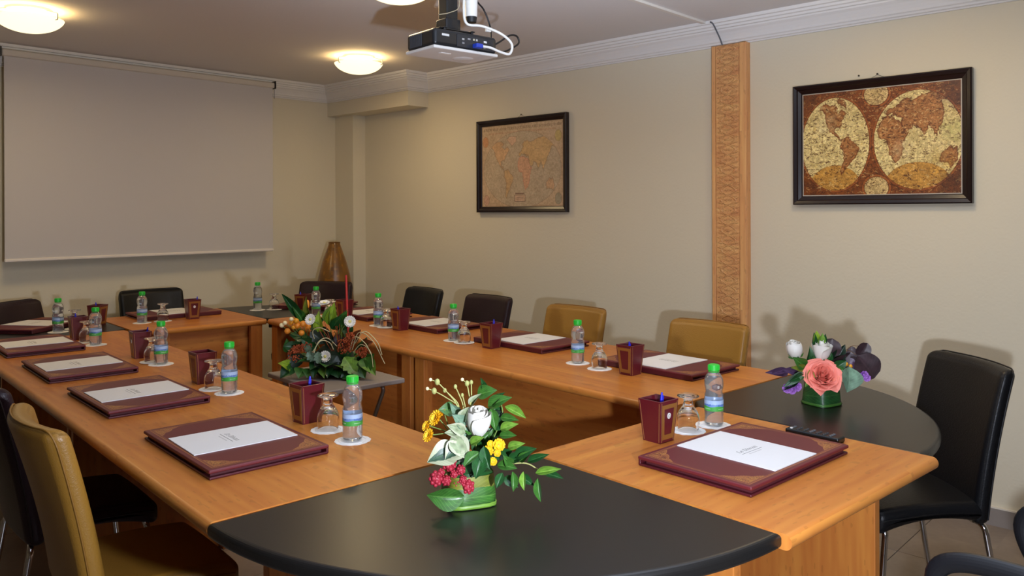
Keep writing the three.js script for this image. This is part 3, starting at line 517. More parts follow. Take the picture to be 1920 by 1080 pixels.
const grime = (c, w, h, lo, hi, seed) => { const im = c.getImageData(0, 0, w, h), d = im.data, a = noise2(seed, 64), b = noise2(seed + 1, 128), e = noise2(seed + 2, 16); for (let y = 0; y < h; y++) for (let x = 0; x < w; x++) { const t = 0.4 * a(x / 14, y / 14) + 0.35 * b(x / 5, y / 5) + 0.25 * e(x / 70, y / 70), k = lo + (hi - lo) * t, o = (y * w + x) * 4; d[o] *= k; d[o + 1] *= k * k ** 0.15; d[o + 2] *= k * k ** 0.4; } c.putImageData(im, 0, 0); };
function poly(c, pts) { c.beginPath(); pts.forEach(([x, y], i) => (i ? c.lineTo(x, y) : c.moveTo(x, y))); c.closePath(); }
const rough = (pts, r, amp) => { const o = []; pts.forEach((p, i) => { const q = pts[(i + 1) % pts.length]; for (let k = 0; k < 5; k++) o.push([p[0] + (q[0] - p[0]) * k / 5 + (r() - 0.5) * amp, p[1] + (q[1] - p[1]) * k / 5 + (r() - 0.5) * amp]); }); return o; };
const hemisphereMap = canvasTex(1400, 1060, (c, w, h) => {
  c.fillStyle = 'rgb(128,68,24)'; c.fillRect(0, 0, w, h);
  speckle(c, w, h, 5200, ['rgb(66,30,14)', 'rgb(176,104,38)', 'rgb(206,150,74)', 'rgb(94,44,20)', 'rgb(150,84,30)'], 21, 9);
  const r = rng(8);
  for (let i = 0; i < 260; i++) { c.strokeStyle = r() < 0.5 ? 'rgba(60,26,12,0.55)' : 'rgba(214,160,86,0.5)'; c.lineWidth = 2 + r() * 3; c.beginPath(); c.arc(r() * w, r() * h, 8 + r() * 30, r() * 6, r() * 6 + 2.6); c.stroke(); }
  const globe = (cx, cy, rx, ry, lon0, seed) => {
    c.save(); c.beginPath(); c.ellipse(cx, cy, rx + 20, ry + 20, 0, 0, 7); c.fillStyle = 'rgb(152,84,34)'; c.fill(); c.lineWidth = 3; c.strokeStyle = 'rgb(84,40,16)'; c.stroke();
    c.beginPath(); c.ellipse(cx, cy, rx, ry, 0, 0, 7); c.fillStyle = 'rgb(226,206,140)'; c.fill(); c.lineWidth = 5; c.strokeStyle = 'rgb(110,58,22)'; c.stroke(); c.clip();
    c.translate(cx - rx, cy - ry); speckle(c, rx * 2, ry * 2, 1500, ['rgb(238,222,170)', 'rgb(196,168,98)', 'rgb(214,180,96)', 'rgb(176,140,74)'], seed, 16); c.translate(rx - cx, ry - cy);
    const pr = ([lo, la]) => { const L = (lo - lon0) * R, B = la * R, k = Math.sqrt(2 / (1 + Math.max(-0.9, Math.cos(B) * Math.cos(L)))); return [cx + rx / 1.414 * k * Math.cos(B) * Math.sin(L), cy - ry / 1.414 * k * Math.sin(B)]; };
    c.fillStyle = 'rgba(198,140,54,0.85)'; c.beginPath(); c.ellipse(cx, cy + ry * 0.98, rx * 0.78, ry * 0.52, 0, 0, 7); c.fill(); c.strokeStyle = 'rgba(140,84,30,0.7)'; c.lineWidth = 3; c.stroke();
    for (let k = 1; k < 4; k++) { c.beginPath(); c.ellipse(cx, cy + ry * 1.0, rx * 0.16 * k, ry * 0.12 * k, 0, 0, 7); c.stroke(); }
    const q = rng(seed + 1);
    for (const key of Object.keys(LAND)) {
      const P = LAND[key]; if (!P.some(([lo]) => { let d = ((lo - lon0 + 540) % 360) - 180; return Math.abs(d) < 82; })) continue;
      if (P.some(([lo]) => { let d = ((lo - lon0 + 540) % 360) - 180; return Math.abs(d) > 125; })) continue;
      const Q = rough(P.map(([lo, la]) => pr([lon0 + (((lo - lon0 + 540) % 360) - 180), la])), q, 14); poly(c, Q); c.fillStyle = 'rgba(158,92,42,0.78)'; c.fill(); c.lineWidth = 9; c.strokeStyle = 'rgba(104,52,20,0.7)'; c.stroke();
      c.save(); poly(c, Q); c.clip(); c.translate(cx - rx, cy - ry); speckle(c, rx * 2, ry * 2, 2600, ['rgb(120,62,24)', 'rgb(206,150,84)', 'rgb(84,40,16)', 'rgb(222,186,118)', 'rgb(178,112,52)'], seed + 7, 17); c.restore();
    }
    c.strokeStyle = 'rgba(96,60,30,0.55)'; c.lineWidth = 2; for (let la = -60; la <= 60; la += 30) { c.beginPath(); for (let d = -88; d <= 88; d += 8) { const [x, y] = pr([lon0 + d, la]); d === -88 ? c.moveTo(x, y) : c.lineTo(x, y); } c.stroke(); }
    for (let d = -60; d <= 60; d += 30) { c.beginPath(); for (let la = -88; la <= 88; la += 8) { const [x, y] = pr([lon0 + d, la]); la === -88 ? c.moveTo(x, y) : c.lineTo(x, y); } c.stroke(); }
    for (let i = 0; i < 90; i++) { c.fillStyle = 'rgba(74,38,14,0.6)'; c.fillRect(cx + (q() - 0.5) * 1.7 * rx, cy + (q() - 0.5) * 1.6 * ry, 6 + q() * 20, 3); }
    c.restore();
  };
  globe(312, 535, 318, 470, -95, 31); globe(1040, 535, 372, 470, 68, 41);
  for (const cy of [70, 985]) { c.beginPath(); c.arc(690, cy, 132, 0, 7); c.fillStyle = 'rgb(160,92,40)'; c.fill(); c.lineWidth = 5; c.strokeStyle = 'rgb(92,46,18)'; c.stroke(); c.beginPath(); c.arc(690, cy, 108, 0, 7); c.fillStyle = 'rgb(212,184,122)'; c.fill(); c.stroke(); c.save(); c.clip(); c.translate(580, cy - 110); speckle(c, 220, 220, 420, ['rgb(92,54,24)', 'rgb(140,96,44)', 'rgb(232,212,158)', 'rgb(70,44,24)'], cy, 10); c.restore(); }
  for (let i = 0; i < 1900; i++) { const x = r() * w, y = r() * h, s = 8 + r() * 22; c.strokeStyle = r() < 0.65 ? 'rgba(70,32,10,0.62)' : 'rgba(240,214,150,0.5)'; c.lineWidth = 2 + r() * 5; c.beginPath(); c.moveTo(x, y); c.bezierCurveTo(x + (r() - 0.5) * 4 * s, y + (r() - 0.5) * 3 * s, x + (r() - 0.5) * 4 * s, y + (r() - 0.5) * 3 * s, x + (r() - 0.3) * 2 * s, y + (r() - 0.5) * s); c.stroke(); }
  for (const [x, y, s, col] of [[1330, 60, 190, 'rgba(52,26,30,0.6)'], [1360, 990, 170, 'rgba(40,22,20,0.65)'], [40, 1010, 120, 'rgba(60,30,18,0.5)'], [40, 40, 120, 'rgba(80,44,22,0.45)'], [1330, 470, 120, 'rgba(120,120,40,0.35)'], [1250, 760, 120, 'rgba(176,120,36,0.35)'], [230, 330, 110, 'rgba(232,214,164,0.5)'], [900, 640, 110, 'rgba(232,214,164,0.4)'], [1180, 640, 120, 'rgba(222,190,120,0.4)']]) { for (let k = 0; k < 60; k++) { c.fillStyle = col; c.globalAlpha = 0.12; c.beginPath(); c.ellipse(x + (r() - 0.5) * s * 1.5, y + (r() - 0.5) * s * 1.5, s * (0.1 + 0.4 * r()), s * (0.1 + 0.3 * r()), r() * 3, 0, 7); c.fill(); } c.globalAlpha = 1; }
  grime(c, w, h, 0.72, 1.24, 71);
});
const paleMap = canvasTex(1000, 760, (c, w, h) => {
  c.fillStyle = 'rgb(196,168,134)'; c.fillRect(0, 0, w, h); speckle(c, w, h, 1500, ['rgb(206,178,146)', 'rgb(184,156,122)', 'rgb(190,170,144)'], 61, 14);
  c.strokeStyle = 'rgb(150,122,96)'; c.lineWidth = 3; c.strokeRect(8, 8, w - 16, h - 16);
  c.fillStyle = 'rgb(112,84,62)'; c.textAlign = 'center'; c.font = 'bold 34px serif'; c.fillText('A NEW MAP of the TERRAQUEOUS GLOBE according to the', w / 2, 50, w - 40); c.font = '22px serif'; c.fillStyle = 'rgb(170,104,76)'; c.fillText('ancient discoveries and most general divisions of it into continents and oceans', w / 2, 82, w - 120);
  const X = (lo) => 30 + (lo + 180) / 360 * (w - 60), Y = (la) => 100 + (85 - la) / 150 * (h - 130), r = rng(62);
  c.save(); c.beginPath(); c.ellipse(w / 2, 100 + (h - 120) / 2, w / 2 - 26, (h - 110) / 2 + 22, 0, 0, 7); c.fillStyle = 'rgb(186,168,140)'; c.fill(); c.lineWidth = 3; c.strokeStyle = 'rgb(130,110,92)'; c.stroke(); c.clip();
  speckle(c, w, h, 700, ['rgb(172,162,138)', 'rgb(196,172,144)', 'rgb(178,160,132)'], 63, 22);
  const tint = { na: 'rgb(206,162,116)', gl: 'rgb(210,170,140)', sa: 'rgb(204,164,112)', af: 'rgb(214,160,124)', ea: 'rgb(208,168,110)', au: 'rgb(206,164,124)' };
  for (const k of Object.keys(LAND)) { const Q = rough(LAND[k].map(([a, b]) => [X(a), Y(b)]), r, 9); poly(c, Q); c.fillStyle = tint[k]; c.fill(); c.lineWidth = 5; c.strokeStyle = k === 'af' ? 'rgba(196,104,84,0.7)' : 'rgba(132,110,84,0.75)'; c.stroke(); }
  c.strokeStyle = 'rgba(120,100,82,0.35)'; c.lineWidth = 1.5; for (let k = 1; k < 8; k++) { c.beginPath(); c.moveTo(k * w / 8, 90); c.lineTo(k * w / 8, h); c.stroke(); c.beginPath(); c.moveTo(0, 90 + k * (h - 90) / 8); c.lineTo(w, 90 + k * (h - 90) / 8); c.stroke(); }
  for (let i = 0; i < 60; i++) { c.fillStyle = 'rgba(96,74,60,0.5)'; c.fillRect(60 + r() * (w - 120), 130 + r() * (h - 170), 6 + r() * 22, 3); }
  c.restore();
  for (const [x, y, col] of [[50, 150, 'rgb(206,126,72)'], [w - 60, 140, 'rgb(190,168,84)'], [60, h - 60, 'rgb(200,150,130)'], [w - 60, h - 70, 'rgb(140,140,120)']]) { c.fillStyle = col; c.globalAlpha = 0.75; c.beginPath(); c.ellipse(x, y, 38, 50, 0, 0, 7); c.fill(); c.globalAlpha = 1; c.strokeStyle = 'rgba(110,84,64,0.7)'; c.lineWidth = 3; c.stroke(); }
  c.fillStyle = 'rgb(204,170,142)'; c.fillRect(w * 0.42, h * 0.86, w * 0.13, h * 0.075); c.strokeStyle = 'rgb(96,66,54)'; c.lineWidth = 5; c.strokeRect(w * 0.42, h * 0.86, w * 0.13, h * 0.075); c.fillStyle = 'rgb(96,66,54)'; c.fillRect(w * 0.445, h * 0.885, w * 0.08, 4); c.fillRect(w * 0.445, h * 0.905, w * 0.08, 4); c.fillRect(w * 0.43, h * 0.835, w * 0.11, 10);
  c.globalAlpha = 0.28; c.fillStyle = 'rgb(192,166,132)'; c.fillRect(12, 12, w - 24, h - 24); c.globalAlpha = 1; grime(c, w, h, 0.86, 1.14, 81);
});
function framedMap(label, tex, zc, yc, w, h, fw, slip) {
  const o = thing('framed_map', label, 'picture', [WX - 0.003, yc, zc], -Math.PI / 2);      // local +z into the room, +x along -z... the wall
  const dark = std(0x1c0f10, 0.28), prof = [[0, 0], [0, 0.030], [0.006, 0.034], [fw * 0.45, 0.030], [fw * 0.55, 0.024], [fw * 0.9, 0.018], [fw, 0.012], [fw, 0]];
  const rail = (len) => { const pos = []; const P = (e, [i, z]) => [e * (len / 2 - i), -i, z]; for (let k = 0; k < prof.length; k++) { const a = prof[k], b = prof[(k + 1) % prof.length], q = [P(-1, a), P(1, a), P(1, b), P(-1, b)]; pos.push(...q[0], ...q[2], ...q[1], ...q[0], ...q[3], ...q[2]); } const g = new THREE.BufferGeometry(); g.setAttribute('position', new THREE.Float32BufferAttribute(pos, 3)); g.computeVertexNormals(); g.setAttribute('uv', new THREE.Float32BufferAttribute(new Float32Array(pos.length / 3 * 2), 2)); return g; };
  dark.side = THREE.DoubleSide;
  for (const [len, off, a] of [[w, h / 2, 0], [w, h / 2, Math.PI], [h, w / 2, Math.PI / 2], [h, w / 2, -Math.PI / 2]]) { const m = part('frame_rail', rail(len), dark, o); m.rotation.z = a; m.position.set(-Math.sin(a) * off, Math.cos(a) * off, 0); }
  const iw = w - 2 * fw + 0.004, ih = h - 2 * fw + 0.004;
  if (slip) { const s = new THREE.Shape(); s.moveTo(-iw / 2, -ih / 2); s.lineTo(iw / 2, -ih / 2); s.lineTo(iw / 2, ih / 2); s.lineTo(-iw / 2, ih / 2); s.closePath(); const e = 0.006, hl = new THREE.Path(); hl.moveTo(-iw / 2 + e, -ih / 2 + e); hl.lineTo(iw / 2 - e, -ih / 2 + e); hl.lineTo(iw / 2 - e, ih / 2 - e); hl.lineTo(-iw / 2 + e, ih / 2 - e); hl.closePath(); s.holes.push(hl); part('slip', new THREE.ExtrudeGeometry(s, { depth: 0.002, bevelEnabled: false }).translate(0, 0, 0.0105), std(0xb9b2a6, 0.4), o, 'thin pale inner slip'); }
  part('print', new THREE.PlaneGeometry(iw, ih).translate(0, 0, 0.010), std(0xffffff, 0.42, { map: tex }), o, 'antique world map print');
  part('backing', box(iw, ih, 0.006, 0, 0, 0.004), std(0x6d5a44, 0.8), o);
  part('hanging_wire', tube([[-0.045, h / 2 - 0.004, 0.006], [0, h / 2 + 0.019, 0.004], [0.045, h / 2 - 0.004, 0.006]], 0.0012, 16, 5, false, 0), std(0x77726a, 0.4), o);
  lone('wall_nail', merge([new THREE.CylinderGeometry(0.005, 0.005, 0.004, 12).rotateX(Math.PI / 2).translate(0, 0, 0.010), new THREE.CylinderGeometry(0.002, 0.002, 0.012, 8).rotateX(Math.PI / 2).translate(0, 0, 0.004)]), std(0x4c463c, 0.4, { metalness: 0.6 }), 'small picture nail above the ' + (slip ? 'brown double-globe map' : 'pale map'), 'nail', [WX, yc + h / 2 + 0.021, zc], -Math.PI / 2);
  return o;
}
framedMap('pale antique world map in a black frame beside the beam corner', paleMap, -3.85, 1.778, 0.862, 0.672, 0.042, false);
framedMap('brown double-globe antique world map in a wide black frame', hemisphereMap, -1.424, 1.795, 0.857, 0.632, 0.046, true);
lone('wall_nail', merge([new THREE.CylinderGeometry(0.0045, 0.0045, 0.004, 12).rotateX(Math.PI / 2).translate(0, 0, 0.010), new THREE.CylinderGeometry(0.002, 0.002, 0.012, 8).rotateX(Math.PI / 2).translate(0, 0, 0.004)]), std(0x4c463c, 0.4, { metalness: 0.6 }), 'spare bare nail in the wall above the brown double-globe map', 'nail', [WX, 2.134, -1.515], -Math.PI / 2);

// ------------------------------------------------------------------ tall floor vase in the corner
{
  const tex = paint(256, 512, (u, v) => { const t = nD(u * 16, v * 16) * 0.5 + nA(u * 8, v * 24) * 0.5, s = nC(u * 32, v * 64); return [118 + 60 * (t - 0.4) + (s > 0.75 ? 26 : 0), 78 + 44 * (t - 0.4) + (s > 0.75 ? 18 : 0), 18 + 12 * t]; });
  const o = thing('floor_vase', 'tall bottle-shaped brown glazed floor vase standing in the corner', 'vase', [3.87, 0, -5.66]);
  part('body', lathe([[0, 0], [0.105, 0], [0.118, 0.01], [0.150, 0.2], [0.166, 0.45], [0.166, 0.62], [0.155, 0.76], [0.130, 0.92], [0.098, 1.04], [0.066, 1.13], [0.050, 1.175], [0.046, 1.195], [0.040, 1.195], [0.044, 1.15], [0.06, 1.10], [0, 1.08]], 48), phy(0xffffff, 0.3, { map: tex, clearcoat: 0.4, clearcoatRoughness: 0.2 }), o);
  part('rim', new THREE.TorusGeometry(0.045, 0.005, 8, 36).rotateX(Math.PI / 2).translate(0, 1.195, 0), std(0x6b4512, 0.3), o);
}

// ------------------------------------------------------------------ flowers
// unit leaf: base at the origin, tip at y = 1, half-width 0.5 at the widest; folded along the midrib and arched
function leafGeo(shape, arch, fold, wave = 0) {
  const nu = 4, nv = 10, pos = [], uv = [], idx = [];
  for (let j = 0; j <= nv; j++) for (let i = -nu; i <= nu; i++) { const v = j / nv, s = i / nu, w = shape(v) * 0.5; pos.push(s * w, v, arch * Math.sin(v * Math.PI * 0.75) + fold * Math.abs(s) * w * 2 + wave * Math.sin(v * 14) * Math.abs(s)); uv.push(0.5 + s * 0.5, v); }
  const W = 2 * nu + 1; for (let j = 0; j < nv; j++) for (let i = 0; i < W - 1; i++) { const a = j * W + i; idx.push(a, a + 1, a + W + 1, a, a + W + 1, a + W); }
  const g = new THREE.BufferGeometry(); g.setAttribute('position', new THREE.Float32BufferAttribute(pos, 3)); g.setAttribute('uv', new THREE.Float32BufferAttribute(uv, 2)); g.setIndex(idx); g.computeVertexNormals(); return g;
}
const ovate = leafGeo((v) => Math.sin(Math.PI * Math.pow(v, 0.75)) * (1 - 0.15 * v) + 0.02, 0.16, 0.22);
const lance = leafGeo((v) => Math.sin(Math.PI * Math.pow(v, 0.85)) + 0.015, 0.14, 0.3);
const round = leafGeo((v) => Math.sqrt(Math.max(0, 1 - (2 * v - 1) ** 2)) + 0.01, 0.08, 0.12, 0.015);
const lobed = leafGeo((v) => (0.35 + 0.65 * Math.sin(Math.PI * v)) * (0.8 + 0.2 * Math.cos(v * 22)) * (v > 0.96 ? 0.2 : 1) * (v < 0.03 ? 0.2 : 1), 0.14, 0.15, 0.02);
const leafTex = (mid, edge, vein, rim = 0) => paint(128, 128, (u, v) => { const s = Math.abs(u - 0.5) * 2, k = nA(u * 8, v * 8), side = Math.abs(((v * 9 + s * 3.2) % 1) - 0.5) < 0.06 ? 1 : 0, m = s < 0.06 ? 1 : 0; let c = mid.map((q, i) => q * (0.85 + 0.3 * k)); if (rim && s + 0.25 * nB(u * 9, v * 9) > 1 - rim) c = edge; if (m || side * 0.6 > 0.5) c = c.map((q, i) => q * 0.55 + vein[i] * 0.45); return c; });
const lm = (mid, edge = mid, vein = mid, rim = 0) => phy(0xffffff, 0.42, { map: leafTex(mid, edge, vein, rim), side: THREE.DoubleSide, transmission: 0, clearcoat: 0.1 });
const L = {
  green: lm([52, 100, 34], undefined, [120, 165, 80]), deep: lm([30, 78, 34], undefined, [80, 120, 66]), light: lm([104, 146, 50], undefined, [170, 200, 100]), lime: lm([136, 166, 44], undefined, [190, 210, 90]),
  varie: lm([58, 86, 66], [182, 186, 152], [110, 140, 104], 0.42), pale: lm([148, 160, 124], [186, 190, 160], [140, 160, 120], 0.2), grey: lm([112, 142, 116], undefined, [150, 175, 150]),
  purple: lm([78, 54, 84], undefined, [104, 76, 106]), dusk: lm([56, 40, 44], undefined, [76, 58, 60]), olive: lm([112, 120, 40], undefined, [150, 150, 70]), darkest: lm([26, 44, 30], undefined, [54, 74, 52]), rust: lm([112, 58, 30], undefined, [150, 90, 50]),
};
const P = { white: phy(0xe9e6dc, 0.55, { side: THREE.DoubleSide }), salmon: phy(0xf28a78, 0.55, { side: THREE.DoubleSide }), violet: phy(0xb57bd0, 0.6, { side: THREE.DoubleSide }), yellow: phy(0xf2c01c, 0.6, { side: THREE.DoubleSide }), gold: std(0xe09a22, 0.5), orange: std(0xe8902a, 0.5), cream: std(0xeedfae, 0.6), red: phy(0xa8283a, 0.5), rust: std(0xa3491f, 0.7), stem: std(0x6f8a3c, 0.6), palestem: std(0xaeb06a, 0.6), brown: std(0x6b4a2c, 0.7), stick: std(0xc02a24, 0.5), straw: std(0xcfc79a, 0.6) };
const up = new THREE.Vector3(0, 1, 0);
// a leaf from base to tip, turned so that its face looks the way of `face`
function leaf(o, geo, mat, base, tip, width, face = [0, 0.4, 1], name = 'leaf') {
  const b = V(base), t = V(tip), y = t.clone().sub(b), len = y.length(); y.normalize();
  const f = V(face).normalize(), x = new THREE.Vector3().crossVectors(y, f).normalize(), z = new THREE.Vector3().crossVectors(x, y);
  const m = part(name, geo, mat, o); m.quaternion.setFromRotationMatrix(new THREE.Matrix4().makeBasis(x, y, z)); m.position.copy(b); m.scale.set(width * 1.22, len * 1.04, len); return m;
}
// rose: petals wound round a bud; open = how far the outer ones fall back
function roseGeo(n, R0, H, open, seed) {
  const r = rng(seed), list = [];
  for (let k = 0; k < n; k++) {
    const t = k / (n - 1), ang = k * 2.4 + 0.3 * r(), half = 1.55 - 0.5 * t * open, rad = R0 * (0.14 + 0.80 * Math.pow(t, 0.8)), ht = H * (0.98 - (open > 0.6 ? 0.34 : 0.22) * t * (0.5 + 0.5 * open) - 0.05 * r()), nu = 10, nv = 9, pos = [], idx = [];
    for (let j = 0; j <= nv; j++) for (let i = 0; i <= nu; i++) {
      const v = j / nv, s = (i / nu) * 2 - 1, a = ang + s * half * (open > 0.6 ? 0.5 + 0.5 * Math.sin(Math.PI * Math.min(1, v * 0.7 + 0.2)) : 0.72 + 0.28 * Math.sin(Math.PI * Math.min(1, v * 0.6 + 0.2))), edge = 1 - (open > 0.6 ? 0.16 * s ** 4 + 0.04 * s * s : 0.10 * s ** 4 + 0.03 * s * s) * v;
      const body = 0.32 + 0.68 * ((1 - open) * Math.sin(Math.PI * (0.10 + 0.70 * v)) + open * Math.sin(Math.PI * (0.08 + 0.45 * v))), lip = open * t * Math.max(0, v - 0.5) ** 1.6 * 1.6 + 0.10 * Math.max(0, v - 0.82) * (1 + t), q = rad * body * (1 - 0.05 * s * s) + R0 * lip * (0.8 + 0.4 * s * s) + R0 * (open > 0.6 ? 0.03 : 0.012) * Math.sin(s * 5 + k * 1.7) * v;
      pos.push(q * Math.cos(a), ht * v * edge - R0 * 0.5 * lip, q * Math.sin(a));
    }
    for (let j = 0; j < nv; j++) for (let i = 0; i < nu; i++) { const a = j * (nu + 1) + i; idx.push(a, a + 1, a + nu + 2, a, a + nu + 2, a + nu + 1); }
    const g = new THREE.BufferGeometry(); g.setAttribute('position', new THREE.Float32BufferAttribute(pos, 3)); g.setAttribute('uv', new THREE.Float32BufferAttribute(new Float32Array(pos.length / 3 * 2), 2)); g.setIndex(idx); g.computeVertexNormals(); list.push(g);
  }
  return merge(list);
}
function aim(m, pos, dir, spin = 0) { m.position.set(...pos); m.quaternion.setFromUnitVectors(up, V(dir).normalize()); m.rotateY(spin); return m; }
function rose(o, mat, pos, dir, size, open, seed, label) {
  const m = aim(part('rose', roseGeo(open > 0.6 ? 24 : 9, size * 0.5, size * (open > 0.6 ? 0.8 : 1.08), open, seed), mat, o, label), pos, dir);
  for (let k = 0; k < 5; k++) { const a = k * 72 * R; const s = part('sepal', lance, L.green, m); s.scale.set(size * 0.16, size * 0.45, size * 0.3); s.rotation.set(-0.5, 0, 0); s.position.set(Math.sin(a) * size * 0.08, size * 0.02, Math.cos(a) * size * 0.08); s.rotation.order = 'YXZ'; s.rotation.set(1.0, a, 0); }
  return m;
}
const daisyPetal = leafGeo((v) => Math.pow(v, 0.5) * (v > 0.92 ? 0.7 : 1) + 0.05, 0.1, 0.1);
function daisy(o, name, petalMat, centreMat, pos, dir, size, n, rows = 1, lift = 0.2) {
  const list = []; for (let q = 0; q < rows; q++) for (let k = 0; k < n; k++) list.push(daisyPetal.clone().scale(size * 2.6 / n, size * 0.5 * (1 - 0.22 * q), size * 0.5).rotateX(Math.PI / 2 - lift - 0.28 * q).rotateY((k + q * 0.5) * 2 * Math.PI / n));
  const m = aim(part(name, merge(list), petalMat, o), pos, dir);
  part('centre', new THREE.SphereGeometry(size * 0.15, 14, 8).scale(1, 0.6, 1), centreMat, m); return m;
}
function ball(o, name, mat, pos, r, sy = 1, bumpy = 0, seed = 1) { const g = new THREE.SphereGeometry(r, 16, 12), p = g.attributes.position, q = noise2(seed, 16); if (bumpy) for (let i = 0; i < p.count; i++) { const k = 1 + bumpy * (Math.sin(p.getX(i) / r * 7 + seed) * Math.sin(p.getY(i) / r * 8) * Math.sin(p.getZ(i) / r * 7)); p.setXYZ(i, p.getX(i) * k, p.getY(i) * k, p.getZ(i) * k); } g.scale(1, sy, 1); g.computeVertexNormals(); const m = part(name, g, mat, o); m.position.set(...pos); return m; }
// a knobbly red fruit: a core with lobes set round it
function knobby(o, pos, r, seed) { const k = rng(seed), list = [new THREE.SphereGeometry(r * 0.86, 12, 9)]; for (let i = 0; i < 22; i++) { const y = 1 - 2 * (i + 0.5) / 22, a = i * 2.4 + seed, s = Math.sqrt(1 - y * y); list.push(new THREE.SphereGeometry(r * (0.27 + 0.06 * k()), 7, 5).translate(r * 0.76 * s * Math.cos(a), r * 0.82 * y, r * 0.76 * s * Math.sin(a))); } const m = part('berry', merge(list), P.red, o); m.position.set(...pos); return m; }
const stem = (o, pts, r = 0.0016, mat = P.stem, name = 'stem') => part(name, tube(pts, r, 18, 6), mat, o);
// square vase wrapped in broad leaves: a bent band per wrap
function wrapVase(o, w, h, taper, mats, lean) {
  const k = taper; const g = new THREE.CylinderGeometry(w * 0.62 * k, w * 0.66, h, 4, 6, false, Math.PI / 4).translate(0, h / 2, 0), p = g.attributes.position;
  const rb = flat(g); const v = part('vase', uvm(rb, 'y', 8), mats[0], o);
  const band = (y0, y1, grow, mat, a0, a1, tilt) => { const n = 24, pos = [], idx = [], uv = []; for (let i = 0; i <= n; i++) { const a = a0 + (a1 - a0) * i / n, sq = 1 / Math.pow(Math.pow(Math.abs(Math.cos(a)), 5) + Math.pow(Math.abs(Math.sin(a)), 5), 0.2); for (let j = 0; j <= 4; j++) { const t = j / 4, yy = y0 + (y1 - y0) * t + tilt * Math.sin(a), rr = w * 0.5 * (1 + (k - 1) * yy / h) * sq + grow + 0.002 * Math.sin(t * 3.1); pos.push(rr * Math.cos(a), Math.max(0.0012, yy), rr * Math.sin(a)); uv.push(t, i / n * 2); } } for (let i = 0; i < n; i++) for (let j = 0; j < 4; j++) { const q = i * 5 + j; idx.push(q, q + 1, q + 6, q, q + 6, q + 5); } const bg = new THREE.BufferGeometry(); bg.setAttribute('position', new THREE.Float32BufferAttribute(pos, 3)); bg.setAttribute('uv', new THREE.Float32BufferAttribute(uv, 2)); bg.setIndex(idx); bg.computeVertexNormals(); return part('leaf_wrap', bg, mat, v); };
  band(0.0015, h * 0.55, 0.0035, mats[1], 0.2, Math.PI * 2 + 0.1, lean * 0.006); band(h * 0.35, h * 0.98, 0.0015, mats[2], -0.6, Math.PI * 1.5, -lean * 0.004); band(0.001, 0.010, 0.0055, mats[3], 0, Math.PI * 2, 0.001);
  return v;
}
